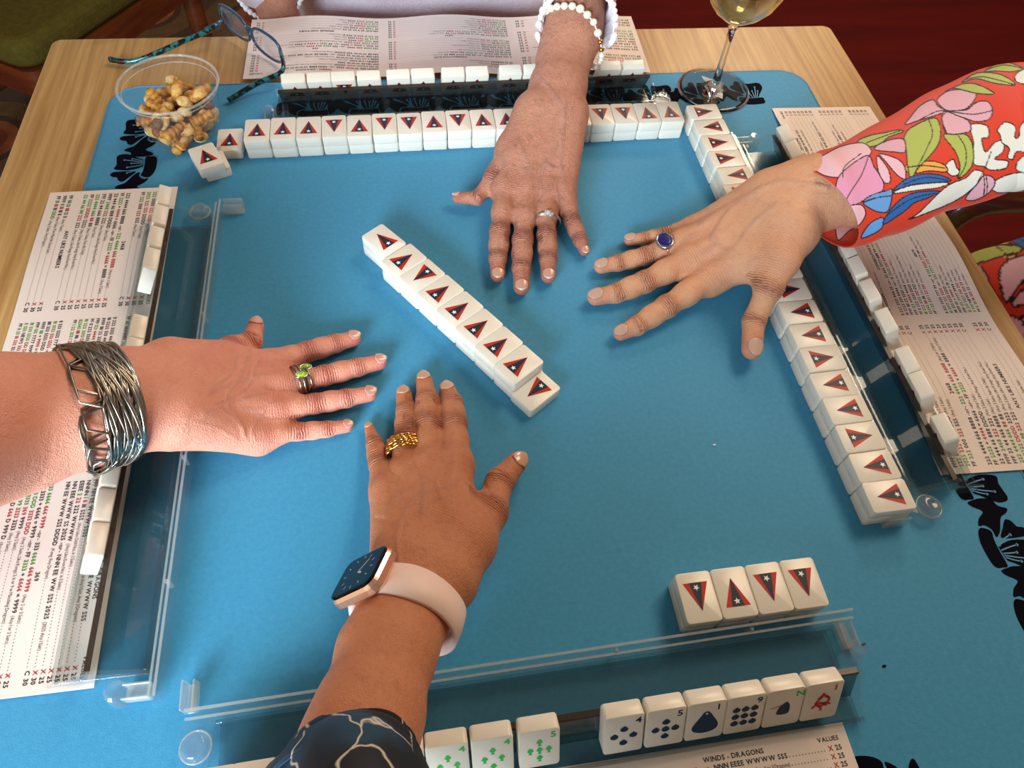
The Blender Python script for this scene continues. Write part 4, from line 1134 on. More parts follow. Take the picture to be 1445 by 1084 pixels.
# floral print: petals and leaves of the blouse, drawn once on the cloth
FP = [  # (colour, polygon in the print sheet)
    ('w', [(925, 385), (960, 365), (1020, 380), (1025, 440), (990, 450), (1010, 520), (1060, 470), (1110, 460), (1105, 520), (1060, 560), (1130, 570), (1120, 610), (1040, 620), (1000, 600), (950, 590), (940, 540), (945, 470)]),
    ('w', [(1075, 400), (1110, 360), (1150, 365), (1175, 390), (1170, 440), (1190, 440), (1200, 380), (1230, 370), (1260, 520), (1180, 520), (1160, 560), (1130, 550), (1140, 500), (1100, 470), (1090, 430)]),
    ('w', [(1170, 110), (1195, 80), (1260, 60), (1270, 150), (1185, 140)]),
    ('w', [(590, 890), (650, 850), (760, 740), (830, 690), (900, 665), (950, 620), (1000, 640), (960, 700), (890, 760), (820, 800), (740, 835)]),
    ('w', [(1050, 690), (1120, 650), (1250, 630), (1260, 710), (1100, 745), (1040, 720)]), ('w', [(1180, 620), (1195, 560), (1260, 540), (1270, 630)]),
    ('w', [(790, 600), (830, 560), (850, 600), (870, 640), (820, 650)]),
    ('p', [(900, 775), (960, 700), (1000, 650), (1050, 660), (1060, 700), (1020, 750), (950, 785)]),
    ('p', [(745, 240), (790, 195), (850, 180), (930, 185), (960, 205), (940, 250), (900, 285), (850, 295), (790, 290)]), ('p', [(570, 372), (600, 330), (650, 270), (720, 235), (750, 270), (790, 295), (740, 320), (640, 350)]),
    ('p', [(810, 300), (905, 290), (960, 250), (1020, 245), (1048, 290), (1030, 340), (960, 355), (880, 330)]), ('p', [(775, 310), (800, 300), (850, 320), (915, 350), (930, 400), (880, 420), (800, 420), (775, 370)]),
    ('g', [(1005, 80), (1080, 35), (1130, 30), (1215, 65), (1150, 82), (1060, 78)]), ('g', [(880, 140), (960, 90), (1060, 90), (1130, 115), (1170, 155), (1060, 145), (960, 120)]), ('g', [(790, 190), (880, 150), (960, 150), (1060, 202), (960, 200), (840, 172)]),
    ('o', [(570, 600), (640, 580), (720, 570), (790, 595), (795, 630), (700, 625), (600, 640)]),
    ('g', [(565, 440), (600, 390), (690, 345), (745, 340), (765, 420), (740, 500), (650, 600), (600, 660), (580, 560), (575, 500)]), ('g', [(780, 430), (840, 425), (900, 425), (935, 470), (945, 560), (920, 620), (860, 668), (870, 600), (845, 520)]),
    ('g', [(310, 462), (380, 430), (460, 415), (530, 400), (560, 410), (480, 440), (430, 480), (360, 492)]),
    ('l', [(15, 592), (120, 540), (220, 490), (330, 470), (380, 500), (375, 540), (280, 590), (270, 640), (210, 660), (130, 650), (60, 610)]),
    ('k', [(200, 670), (290, 580), (370, 540), (400, 600), (450, 680), (440, 740), (340, 790), (250, 830), (215, 870), (195, 800)]), ('l', [(205, 870), (250, 820), (330, 810), (355, 860), (320, 920), (260, 960), (205, 1010), (190, 940)]),
    ('l', [(415, 545), (440, 560), (480, 620), (490, 680), (460, 690), (425, 630)]), ('p', [(400, 505), (470, 460), (560, 450), (570, 520), (500, 520)]), ('l', [(430, 530), (530, 560), (570, 610), (570, 670), (520, 640), (470, 580)]),
    ('b', [(340, 795), (390, 755), (460, 735), (500, 730), (480, 840), (430, 850), (380, 830)]), ('b', [(330, 985), (380, 910), (450, 880), (440, 940), (360, 985)]),
    ('n', [(505, 732), (560, 680), (620, 650), (700, 640), (770, 650), (820, 680), (700, 690), (600, 702)]), ('w', [(500, 747), (600, 704), (800, 687), (760, 715), (640, 730), (560, 742)]), ('n', [(450, 918), (490, 838), (560, 770), (640, 740), (760, 735), (700, 770), (620, 800), (560, 850)])]
FC = {'w': srgb(232, 232, 222), 'p': srgb(226, 172, 188), 'g': srgb(178, 190, 92), 'l': srgb(240, 192, 206), 'k': srgb(232, 158, 196), 'b': srgb(104, 160, 222), 'n': srgb(36, 104, 178), 'o': srgb(238, 172, 78)}
LINES = [[(700, 345), (720, 420), (690, 500), (620, 640)], [(860, 430), (900, 500), (900, 590), (865, 660)], [(650, 345), (740, 300), (800, 295)], [(800, 297), (940, 315), (1045, 295)], [(800, 297), (770, 340), (800, 420)], [(345, 795), (420, 770), (500, 760)],
         [(360, 470), (440, 440), (540, 405)], [(900, 125), (1000, 110), (1160, 150)], [(1020, 70), (1110, 45), (1210, 64)], [(560, 700), (680, 660), (800, 675)], [(480, 860), (600, 780), (740, 745)], [(1000, 650), (1005, 700), (1000, 760)], [(1012, 650), (1020, 700), (1015, 750)], [(215, 870), (260, 760), (330, 650), (370, 545)], [(230, 660), (240, 600), (330, 530)], [(960, 700), (1010, 600), (1040, 520)], [(580, 605), (680, 595), (790, 610)]]
def paint(XY):
    """print colour for points given in the print-sheet coordinates"""
    n_ = len(XY); col = np.tile(np.array(srgb(222, 62, 36)), (n_, 1))
    ink = np.zeros(n_, bool)
    for cname, pl in FP:
        q = crom(pl, 4); lo, hi = q.min(0) - 8, q.max(0) + 8
        m = np.where((XY[:, 0] > lo[0]) & (XY[:, 0] < hi[0]) & (XY[:, 1] > lo[1]) & (XY[:, 1] < hi[1]))[0]
        if not len(m): continue
        x, y = XY[m, 0], XY[m, 1]; ins = np.zeros(len(m), bool); dm = np.full(len(m), 1e9)
        for i in range(len(q)):
            a, b = q[i], q[(i + 1) % len(q)]
            c = ((a[1] > y) != (b[1] > y)) & (x < (b[0] - a[0]) * (y - a[1]) / (b[1] - a[1] + 1e-12) + a[0]); ins ^= c
            ab = b - a; t = np.clip(((x - a[0]) * ab[0] + (y - a[1]) * ab[1]) / (ab @ ab + 1e-9), 0, 1)
            dm = np.minimum(dm, np.hypot(x - a[0] - t * ab[0], y - a[1] - t * ab[1]))
        col[m[ins]] = FC[cname]; ink[m[ins]] = False
        ink[m[dm < 3.3]] = True
    for pl in LINES:
        q = crom(pl, 5, False)
        for i in range(len(q) - 1):
            ab = q[i + 1] - q[i]; t = np.clip(((XY - q[i]) @ ab) / (ab @ ab + 1e-9), 0, 1)
            ink |= np.linalg.norm(XY - q[i] - t[:, None] * ab, axis=1) < 2.8
    col[ink] = srgb(40, 26, 34)
    return col
n = NT('floral_blouse'); a_ = n.attr('print'); n.color(a_.outputs['Color']); v = n.coord(); n.set(rough=.75, sheen=.2, spec=.25)
n.normal(n.bump(n.noise(v, 1200, 2), .25, .0004)); M_FLORAL = n.m
def W0(x, y, z): return P(x, y, z)
secs = []
for (t0, t1), (b0, b1), z, hh in [((1136, 238), (1188, 354), .080, .035), ((1162, 226), (1208, 347), .082, .036), ((1203, 203), (1246, 335), .086, .037), ((1273, 167), (1316, 302), .096, .038), ((1343, 128), (1388, 281), .108, .041), ((1401, 104), (1438, 267), .118, .044), ((1462, 100), (1502, 250), .130, .046)]:
    a, b = P(t0, t1, z), P(b0, b1, z); secs.append(((a + b) / 2, (a - b) / np.linalg.norm(a - b), np.linalg.norm(a - b) / 2 * .90, hh * .82))
sv = secs[-1]
secs += [(sv[0] + V3(.10, .03, .03), sv[1], .060, .056), (sv[0] + V3(.20, .07, .09), V3(-.3, .9, 0), .066, .064), (V3(.86, .33, .33), V3(-.3, .9, 0), .08, .08)]
G = loft(secs, 420, 760, .0022, 4)
PZ = lambda px: (px - np.array([1130, 80])) * 3.873
G2 = G.reshape(-1, 3)
sheet = PZ(PXS(G2))
# beyond the drawn sheet the print repeats
big = sheet[:, 0] > 1240
sheet[big, 0] = 2480 - sheet[big, 0]; low = sheet[:, 0] < 0; sheet[low, 0] = np.abs(sheet[low, 0])
me = grid_mesh('blouse_sleeve', G, M_FLORAL)
ca = me.color_attributes.new('print', 'FLOAT_COLOR', 'POINT'); ca.data.foreach_set('color', paint(sheet).astype(np.float32).ravel())
o = link('blouse_sleeve', me, pB); m = o.modifiers.new('thick', 'SOLIDIFY'); m.thickness = .0011; m.offset = -1
# blouse body and lap, same cloth
prl = [(V3(.86, .36, .36), V3(.96, .20, -.05), .09, .13, .05), (V3(.92, .30, .30), V3(1.0, .13, -.18), .10, .14, .06), (V3(.98, .20, -.22), V3(.80, .22, -.285), .11, .085, .05), (V3(.98, .06, -.22), V3(.80, .04, -.285), .11, .085, .05)]
Vb, Qb = sdf_mesh(prl, .0036)
me = np_mesh('blouse_body', Vb, Qb, M_FLORAL)
sh = np.stack([((Vb[:, 1] + Vb[:, 2] * .5) * 2000 + 300) % 1200, ((Vb[:, 0] + Vb[:, 2]) * 1700 + 640) % 1000], 1)
ca = me.color_attributes.new('print', 'FLOAT_COLOR', 'POINT'); ca.data.foreach_set('color', paint(sh).astype(np.float32).ravel())
link('blouse_body', me, pB)

# lavender sweater
n = NT('lavender_knit'); v = n.coord(); n.color(n.mix(n.noise(v, 160, 3), srgb(214, 196, 212), srgb(236, 222, 234))); n.set(rough=.95, sheen=.6)
n.normal(n.bump(n.noise(v, 420, 3, .7), .7, .003)); M_KNIT = n.m
M_TRIM = plain('white_trim', srgb(240, 234, 240), .9, sheen=.3)
prs = [(V3(-.075, .70, -.20), V3(-.075, .69, .28), .135, .12, .06), (V3(.065, .70, -.20), V3(.065, .69, .28), .135, .12, .06), (V3(-.15, .67, .30), V3(.16, .67, .32), .085, .085, .06),
       (V3(-.17, .66, .30), V3(-.262, .67, .10), .07, .062, .04), (V3(-.262, .67, .10), V3(-.216, .562, .040), .056, .044, .03)]
Vs, Qs = sdf_mesh(prs, .005)
nz = np.sin(Vs[:, 2] * 60 + Vs[:, 0] * 25) * .003 + np.sin(Vs[:, 0] * 48 - Vs[:, 2] * 30) * .003
Vs = Vs + normals_of(Vs, Qs) * nz[:, None]
link('sweater_body', np_mesh('sweater_body', Vs, Qs, M_KNIT), pA)
cA = secA[4][0]
def px_sec(l, r, z, hh):
    a, b = P(*l, z), P(*r, z); return ((a + b) / 2, (b - a) / np.linalg.norm(b - a), np.linalg.norm(b - a) / 2, hh)
sl = [px_sec((764, 40), (864, 58), .086, .030), px_sec((768, 18), (862, 26), .096, .033), px_sec((772, -10), (866, -8), .108, .037), (V3(.163, .45, .165), V3(1, 0, 0), .055, .052), (V3(.185, .58, .27), V3(1, 0, 0), .066, .064), (V3(.17, .66, .33), V3(1, 0, 0), .075, .075)]
G = loft(sl, 64, 60, .002, 9)
for i in range(22):
    axv = (G[30].mean(0) - G[0].mean(0)); axv /= np.linalg.norm(axv)
    for j in range(64): G[i, j] += axv * .034 * max(0, math.sin(2 * math.pi * j / 64)) ** .7 * (1 - i / 22)
o = link('sweater_sleeve', grid_mesh('sweater_sleeve', G, M_KNIT), pA); m = o.modifiers.new('thick', 'SOLIDIFY'); m.thickness = .002; m.offset = -1
def trim(G0, n_, rad, out):
    mb = MB(); k = len(G0)
    for i in range(n_):
        f = i / n_ * k; a = G0[int(f) % k]; b = G0[(int(f) + 1) % k]; p = a + (b - a) * (f - int(f))
        c = G0.mean(0); d = (p - c) / np.linalg.norm(p - c)
        mb.sphere(p + d * out, rad * random.uniform(.85, 1.15), 8, 6)
    return mb
link('scalloped_trim', trim(G[0], 46, .0036, .002).mesh('scalloped_trim', M_TRIM, True), pA)
ringl = [V3(-.208, .549, .024) + .043 * np.array([math.cos(t) * .95, .35 * math.sin(t), math.sin(t) * .9]) for t in np.linspace(0, 2 * math.pi, 60, endpoint=False)]
link('scalloped_trim', trim(np.array(ringl), 44, .0034, .0).mesh('scalloped_trim', M_TRIM, True), pA)

# sleeveless-to-elbow top of the person at the left
M_TOP = plain('pale_blue_cotton', srgb(176, 192, 208), .85, sheen=.2)
prc = [(V3(-.74, .08, .30), sH, .064, .078, .03), (sH, V3(-1.02, -.06, .34), .078, .075, .05), (V3(-1.02, .15, .26), V3(-1.08, .15, -.20), .10, .12, .06), (V3(-1.02, .0, .26), V3(-1.08, .0, -.20), .10, .12, .06)]
Vc, Qc = sdf_mesh(prc, .007)
link('cotton_top', np_mesh('cotton_top', Vc, Qc, M_TOP), pC)

# navy sleeve of the nearest person
n = NT('navy_print_cloth'); v = n.coord()
vor = n.node('ShaderNodeTexVoronoi', feature='DISTANCE_TO_EDGE'); vor.inputs['Scale'].default_value = 26; vor.inputs['Randomness'].default_value = 1
wn = n.node('ShaderNodeVectorMath', operation='ADD'); ns_ = n.node('ShaderNodeTexNoise'); ns_.inputs['Scale'].default_value = 40; n.l(v, ns_.inputs['Vector'])
sc_ = n.node('ShaderNodeVectorMath', operation='SCALE'); sc_.inputs['Scale'].default_value = .03; n.l(ns_.outputs['Color'], sc_.inputs[0]); n.l(v, wn.inputs[0]); n.l(sc_.outputs[0], wn.inputs[1]); n.l(wn.outputs[0], vor.inputs['Vector'])
ln = n.ramp(vor.outputs['Distance'], [(.0, (1, 1, 1, 1)), (.028, (0, 0, 0, 1))])
bs = n.ramp(n.noise(v, 22, 2), [(.42, srgb(10, 14, 26)), (.56, srgb(14, 58, 84))])
msk = n.ramp(n.noise(v, 14, 1), [(.50, (0, 0, 0, 1)), (.56, (1, 1, 1, 1))])
n.color(n.mix(n.math('MULTIPLY', ln, msk), bs, srgb(214, 206, 190))); n.set(rough=.7); M_NAVYCLOTH = n.m
sD = []
for (l, r, z, hh) in [((404, 1066), (580, 1092), .104, .042), ((396, 1084), (590, 1110), .107, .044), ((360, 1150), (600, 1190), .120, .050), ((330, 1260), (620, 1300), .140, .055)]:
    sD.append(px_sec(l, r, z, hh))
e = sD[-1]; sD.append((e[0] + V3(-.04, -.16, .02), e[1], e[2] * 1.05, .062))
G = loft(sD, 72, 70, .004, 5)
o = link('blouse_sleeve', grid_mesh('blouse_sleeve', G, M_NAVYCLOTH), pD); m = o.modifiers.new('thick', 'SOLIDIFY'); m.thickness = .0014; m.offset = -1

prd = [(V3(-.10, -.72, -.30), V3(-.10, -.72, .18), .13, .12, .06), (V3(.12, -.72, -.30), V3(.12, -.72, .18), .13, .12, .06), (V3(-.17, -.70, .26), V3(.20, -.70, .26), .075, .075, .06),
       (V3(-.19, -.69, .25), V3(-.20, -.58, .16), .065, .060, .04), (V3(-.20, -.58, .16), V3(-.165, -.50, .13), .058, .056, .03), (V3(.01, -.72, .28), V3(.01, -.72, .36), .06, .05, .03)]
Vd, Qd = sdf_mesh(prd, .008)
link('blouse_body', np_mesh('blouse_body', Vd, Qd, M_NAVYCLOTH), pD)

# ------------------------------------------------------------------ jewellery
M_SILVER = plain('silver', srgb(200, 198, 192), .22, metal=1.0)
M_DSILVER = plain('aged_silver', srgb(150, 142, 130), .28, metal=1.0)
M_GOLD = plain('gold', srgb(214, 160, 84), .2, metal=1.0)
M_PEARL = plain('pearl', srgb(236, 226, 206), .22, coat=.5, sss=.2)
M_LAPIS = plain('lapis', srgb(24, 26, 108), .35)
M_PERIDOT = plain('green_stone', srgb(150, 200, 40), .12, coat=.5)
n = NT('diamond'); n.set(col=(.95, .97, 1, 1), rough=.02, trans=.6, ior=2.2); M_DIAMOND = n.m

from mathutils.bvhtree import BVHTree
def bvh_of(o):
    me = o.data; co = np.zeros(len(me.vertices) * 3); me.vertices.foreach_get('co', co)
    return BVHTree.FromPolygons([tuple(p) for p in co.reshape(-1, 3)], [tuple(p.vertices) for p in me.polygons])
def finger_frame(fin, t, body=None):
    w3, rr = fin; a, b = w3[0], w3[1]; c = a + (b - a) * t; d = (b - a) / np.linalg.norm(b - a)
    r = rr[0] * .98 + (rr[1] * .93 - rr[0] * .98) * t
    up = UPV - d * (UPV @ d); up /= np.linalg.norm(up); sd = np.cross(d, up)
    if body is not None:
        bv = bvh_of(body); rs = []
        for a in np.linspace(-1.2, 1.2, 7):
            q = up * math.cos(a) + sd * math.sin(a); h_ = bv.ray_cast(Vector(c + q * .03), Vector(-q), .03)
            if h_[0] is not None: rs.append(.03 - h_[3])
        if rs: r = float(np.mean(rs)) * .99
    return c, d, up, sd, r
def ring_loop(mb, c, d, up, sd, r, wire, off=0.0, tilt=0.0, n_=40, mi=0, flat=1.0):
    pts = [c + (up * math.cos(t) + sd * math.sin(t)) * r + d * (off + tilt * math.sin(t)) for t in np.linspace(0, 2 * math.pi, n_, endpoint=False)]
    mb.tube(pts, wire, 8, mi, closed=True, flat=flat)
# diamond ring
c, d, up, sd, r = finger_frame(finA[2], .70, pA)
t = tag(empty('diamond_ring', c), 'silver diamond ring on the freckled hand of the far person', 'ring')
mb = MB(); ring_loop(mb, c, d, up, sd, r * 1.04, .0011); ring_loop(mb, c, d, up, sd, r * 1.04, .0009, .0016); child(mb.build('band', M_SILVER, smooth=True), t)
for (u, w, q) in ((0, 0, .0030), (.0034, .0008, .0018), (-.0034, .0008, .0018), (.0022, -.0022, .0014), (-.0022, -.0022, .0014), (.0022, .0026, .0014), (-.0022, .0026, .0014)):
    mb = MB(); mb.sphere(c + up * (r * 1.08 + .0008 - abs(u) * .25) + sd * u + d * (w + .0006), q, 7, 4, sc=(1, 1, .8)); child(mb.build('stone', M_DIAMOND), t)
# signet ring
c, d, up, sd, r = finger_frame(finB[2], .50, pB)
t = tag(empty('signet_ring', c), 'silver signet ring with oval navy stone on the right hand', 'ring')
mb = MB(); ring_loop(mb, c, d, up, sd, r * 1.03, .0012); child(mb.build('band', M_SILVER, smooth=True), t)
B3 = Matrix((Vector(d), Vector(sd), Vector(up))).transposed()
c2 = c + up * (r * 1.06)
mb = MB(); mb.lathe([(.0080, -.002), (.0088, .0), (.0088, .0022), (.0078, .0028), (.0070, .0024)], 36, cap0=True); mb.v = [tuple(c2 + np.array(B3 @ Vector((p[0] * .92, p[1] * 1.12, p[2])))) for p in mb.v]
child(mb.build('bezel', M_SILVER, smooth=True), t)
mb = MB(); mb.lathe([(.0072, .0018), (.0070, .0026), (.0040, .0030), (.0001, .0031)], 36); mb.v = [tuple(c2 + np.array(B3 @ Vector((p[0] * .92, p[1] * 1.12, p[2])))) for p in mb.v]
child(mb.build('stone', M_LAPIS, smooth=True), t)
# green stone rings
for tt, so, lb in ((.62, .0040, 'silver ring with small green stone nearer the index finger on the left hand'), (.46, -.0030, 'silver ring with larger green stone nearer the palm on the left hand')):
    c, d, up, sd, r = finger_frame(finC[1], tt, pC)
    t = tag(empty('stone_ring', c), lb, 'ring', 'green stone rings on the left hand')
    mb = MB(); ring_loop(mb, c, d, up, sd, r * 1.05, .0011, 0, .0016); ring_loop(mb, c, d, up, sd, r * 1.04, .0009, -.003, .001); child(mb.build('band', M_DSILVER, smooth=True), t)
    B3 = Matrix((Vector(d), Vector(sd), Vector(up))).transposed()
    q = c + up * math.sqrt(max(r * r - so * so, 1e-6)) * 1.06 - sd * so * 1.3
    mb = MB(); mb.sphere(q, .0031, 12, 8, sc=(1.45, .85, .7), M=B3); child(mb.build('stone', M_PERIDOT, smooth=True), t)
    mb = MB(); mb.tube([q + np.array(B3 @ Vector((.0047 * math.cos(a), .0029 * math.sin(a), 0))) for a in np.linspace(0, 2 * math.pi, 24, endpoint=False)], .0007, 6, closed=True); child(mb.build('bezel', M_SILVER, smooth=True), t)
# gold ring
c, d, up, sd, r = finger_frame(finD[2], .60, pD)
t = tag(empty('gold_ring', c), 'wide gold ring of twisted bands on the tanned near hand', 'ring')
for i in range(6):
    mb = MB(); pts = []
    for a in np.linspace(0, 2 * math.pi, 90, endpoint=False):
        pts.append(c + (up * math.cos(a) + sd * math.sin(a)) * (r * 1.01 + .0005 * math.sin(a * 14 + i)) + d * (-.0050 + i * .0022 + .0011 * math.sin(a * (1 + i % 2) + i)))
    mb.tube(pts, .00125, 7, closed=True); child(mb.build('band', M_GOLD, smooth=True), t)

def arm_frame(secs, f):
    i = min(int(f), len(secs) - 2); t = f - i
    c = secs[i][0] * (1 - t) + secs[i + 1][0] * t; s = secs[i][1] * (1 - t) + secs[i + 1][1] * t
    w = secs[i][2] * (1 - t) + secs[i + 1][2] * t; th = secs[i][3] * (1 - t) + secs[i + 1][3] * t
    ax = secs[i + 1][0] - secs[i][0]; ax /= np.linalg.norm(ax); s = s - ax * (s @ ax); s /= np.linalg.norm(s)
    u = np.cross(s, ax); u = u * np.sign(u[2]); return c, ax, s, u, w, w * th
BV = None
def around(fr, a, off=.0):
    """point on the arm's surface at angle a round its axis, lifted by off"""
    c, ax, s, u, w, h = fr
    d = s * math.cos(a) * w + u * math.sin(a) * h; d = d / np.linalg.norm(d)
    hit = BV.ray_cast(Vector(c + d * .09), Vector(-d), .09)
    r = .09 - hit[3] if hit[0] is not None else h
    return c + d * (r + off)
# wire bracelet
BV = bvh_of(pC)
t = tag(empty('wire_bracelet', secC[2][0]), 'wide woven silver wire cuff bracelet on the bare left forearm', 'bracelet')
for i in range(84):
    am = random.uniform(.25, .62) if i % 5 < 3 else random.uniform(.05, .2); pts = []; base = 1.75 + am + (1.36 - 2 * am) * ((i * .618) % 1); ph = random.uniform(0, 6.28); k = random.choice((1, 1, 2)); offr = random.uniform(.0008, .0036)
    for a in np.linspace(0, 2 * math.pi, 64, endpoint=False):
        f = min(max(base + am * math.sin(k * a + ph), 1.7), 3.15)
        pts.append(around(arm_frame(secC, f), a, offr + .0008 * math.sin(3 * a + ph)))
    mb = MB(); mb.tube(pts, random.uniform(.0007, .0011), 6, closed=True)
    child(mb.build('wire', M_DSILVER if i % 3 else M_SILVER, smooth=True), t)
# pearl bracelet
BV = bvh_of(pA)
t = tag(empty('pearl_bracelet', secA[3][0]), 'pearl bracelet with gold beads on the freckled far wrist', 'bracelet')
NPB = 30; lp = []
for i in range(NPB):
    a = 2 * math.pi * i / NPB
    f = 3.62 - 1.15 * max(0, math.cos(a)) ** 1.3 - (.25 if math.sin(a) < -.3 else 0)
    lp.append(around(arm_frame(secA, f), a, .0036 + .005 * max(0, math.cos(a) - .4)))
for i, p in enumerate(lp):
    big = (i % 3 != 2); gold = i in (2, 3)
    mb = MB(); mb.sphere(p, (.0030 if gold else (.0041 if math.sin(2 * math.pi * i / NPB) > .3 else .0033) * random.uniform(.9, 1.1)), 12, 8, sc=(1, 1, .92)); child(mb.build('gold_bead' if gold else 'pearl', M_GOLD if gold else M_PEARL, smooth=True), t)
mb = MB(); mb.tube(lp, .0007, 6, closed=True); child(mb.build('cord', M_TRIM, smooth=True), t)

# ------------------------------------------------------------------ watch
BV = bvh_of(pD)
fr = arm_frame(secD, .86); wc_, wax, wss, wuu, wW, wH = fr
watch = tag(empty('wrist_watch', wc_), 'square smart watch with pale pink band on the tanned near wrist', 'watch')
M_BAND = plain('pink_rubber', srgb(238, 208, 196), .5); M_CASE = plain('rose_gold_case', srgb(232, 186, 160), .25, metal=.85)
M_SCREEN = plain('watch_glass', srgb(8, 6, 8), .08, spec=.25); M_DIAL = plain('watch_hand_grey', srgb(190, 186, 190), .4)
NB = 72; Vb = []; bw = .0115
for i in range(NB):
    a = 2 * math.pi * i / NB
    loose = .0016 + .004 * max(0, math.cos(a + .35)) ** 3
    wid = bw * (1.0 + .10 * math.exp(-((a - 1.5) / .4) ** 2))
    for (ax_o, r_o) in ((-wid, loose), (-wid * .94, loose + .0022), (0, loose + .0030), (wid * .94, loose + .0022), (wid, loose), (0, loose - .0004)):
        Vb.append(around(fr, a, r_o) + wax * ax_o)
Fb = [(i * 6 + k, i * 6 + (k + 1) % 6, ((i + 1) % NB) * 6 + (k + 1) % 6, ((i + 1) % NB) * 6 + k) for i in range(NB) for k in range(6)]
mb = MB(); mb.add(Vb, Fb); o = child(mb.build('band', M_BAND, smooth=True), watch)
bm = bmesh.new(); bm.from_mesh(o.data); bmesh.ops.recalc_face_normals(bm, faces=bm.faces); bm.to_mesh(o.data); bm.free()
pa = math.radians(140)
pc = around(fr, pa, .0010); e = (around(fr, pa - .05) - around(fr, pa + .05)); e -= wax * (e @ wax); e /= np.linalg.norm(e)      # along the band, to the right
nn_ = np.cross(e, wax); nn_ = nn_ * np.sign(nn_[2])
e = e * 1.0; ROT = Matrix((Vector(e), Vector(-wax), Vector(nn_))).transposed()
def wpt(p): return tuple(pc + np.array(ROT @ Vector(p)))
def rslab(hx, hy, r, z0, z1, inset0=0, inset1=0):
    mb = MB(); A = rrect(-hx + inset0, hx - inset0, -hy + inset0, hy - inset0, r, 6); Bp = rrect(-hx, hx, -hy, hy, r, 6); Cp = rrect(-hx + inset1, hx - inset1, -hy + inset1, hy - inset1, max(r - inset1, .001), 6)
    n_ = len(A); V = [(x, y, z0) for x, y in A] + [(x, y, z0 + (z1 - z0) * .3) for x, y in Bp] + [(x, y, z0 + (z1 - z0) * .75) for x, y in Bp] + [(x, y, z1) for x, y in Cp]
    F = [tuple(range(n_ - 1, -1, -1)), tuple(3 * n_ + k for k in range(n_))]
    for j in range(3):
        for k in range(n_): F.append((j * n_ + k, j * n_ + (k + 1) % n_, (j + 1) * n_ + (k + 1) % n_, (j + 1) * n_ + k))
    mb.add(V, F); mb.v = [wpt(p) for p in mb.v]; return mb
child(rslab(.0205, .0175, .0075, -.001, .0085, .003, .0015).build('case', M_CASE, smooth=False), watch)
child(rslab(.0192, .0162, .0068, .0084, .0102, 0, .0012).build('screen', M_SCREEN), watch)
mb = MB(); mb.tube([wpt((-.008, .0172, .0045)), wpt((-.008, .0195, .0045))], .0030, 16); child(mb.build('crown', M_CASE, smooth=False), watch)
zf = .01028
mb = MB()
for k in range(12):
    a = k * math.pi / 6; c_, s_ = math.cos(a), math.sin(a); r0, r1 = .0112, .0135
    mb.add([wpt((c_ * r0 - s_ * .0003, s_ * r0 + c_ * .0003, zf)), wpt((c_ * r0 + s_ * .0003, s_ * r0 - c_ * .0003, zf)), wpt((c_ * r1 + s_ * .0003, s_ * r1 - c_ * .0003, zf)), wpt((c_ * r1 - s_ * .0003, s_ * r1 + c_ * .0003, zf))], [(3, 2, 1, 0)])
child(mb.build('hour_marks', M_DIAL), watch)
for (ang, ln_, wd) in ((.95, .0105, .0005), (-.5, .0045, .0008)):
    c_, s_ = math.cos(ang), math.sin(ang)
    mb = MB(); mb.add([wpt((-s_ * wd, c_ * wd, zf)), wpt((s_ * wd, -c_ * wd, zf)), wpt((c_ * ln_ + s_ * wd, s_ * ln_ - c_ * wd, zf)), wpt((c_ * ln_ - s_ * wd, s_ * ln_ + c_ * wd, zf))], [(3, 2, 1, 0)])
    child(mb.build('watch_hand', M_DIAL), watch)

# ------------------------------------------------------------------ snack cup
CUPC = np.array([-.2456, .2616]) * SC; CR0, CR1, CHT = .0335, .0470, .0575
cup = tag(empty('plastic_cup', (CUPC[0], CUPC[1], 0)), 'clear plastic cup of nuts and crackers at the far left of the mat', 'cup')
rad = lambda z: CR0 + (CR1 - CR0) * (z / CHT) ** .8
mb = MB()
prof = [(.0005, .0012), (CR0 - .004, .0012), (CR0 - .001, .0006), (CR0, .0020)] + [(rad(z), z) for z in np.linspace(.006, CHT - .004, 10)] + [(CR1 + .0005, CHT - .003)]
mb.lathe(prof, 56); mb.build('cup_wall', M_CUP, cup, smooth=True)
mb = MB(); mb.tube([((CR1 + .0012) * math.cos(a), (CR1 + .0012) * math.sin(a), CHT) for a in np.linspace(0, 2 * math.pi, 72, endpoint=False)], .0014, 8, closed=True); mb.build('rolled_rim', M_ACRYL_EDGE, cup, smooth=True)
mb = MB(); mb.tube([((CR1 - .0012) * math.cos(a), (CR1 - .0012) * math.sin(a), CHT - .006) for a in np.linspace(0, 2 * math.pi, 72, endpoint=False)], .0006, 6, closed=True); mb.build('inner_ridge', M_ACRYL_EDGE, cup, smooth=True)
def snackmat(name, c0, c1):
    n = NT(name); v = n.coord(); n.color(n.mix(n.ramp(n.noise(v, 140, 4, .6), [(.42, (0, 0, 0, 1)), (.62, (1, 1, 1, 1))]), c0, c1)); n.set(rough=.5, spec=.4); n.normal(n.bump(n.noise(v, 300, 3), .5, .001)); return n.m
SM = [snackmat('toasted_cracker', srgb(228, 182, 104), srgb(168, 98, 36)), snackmat('pale_nut', srgb(236, 210, 150), srgb(214, 172, 96)), snackmat('brown_nut', srgb(176, 110, 54), srgb(120, 64, 26)), snackmat('dark_cracker', srgb(150, 108, 76), srgb(96, 64, 44)), snackmat('golden_twist', srgb(206, 146, 62), srgb(146, 86, 26))]
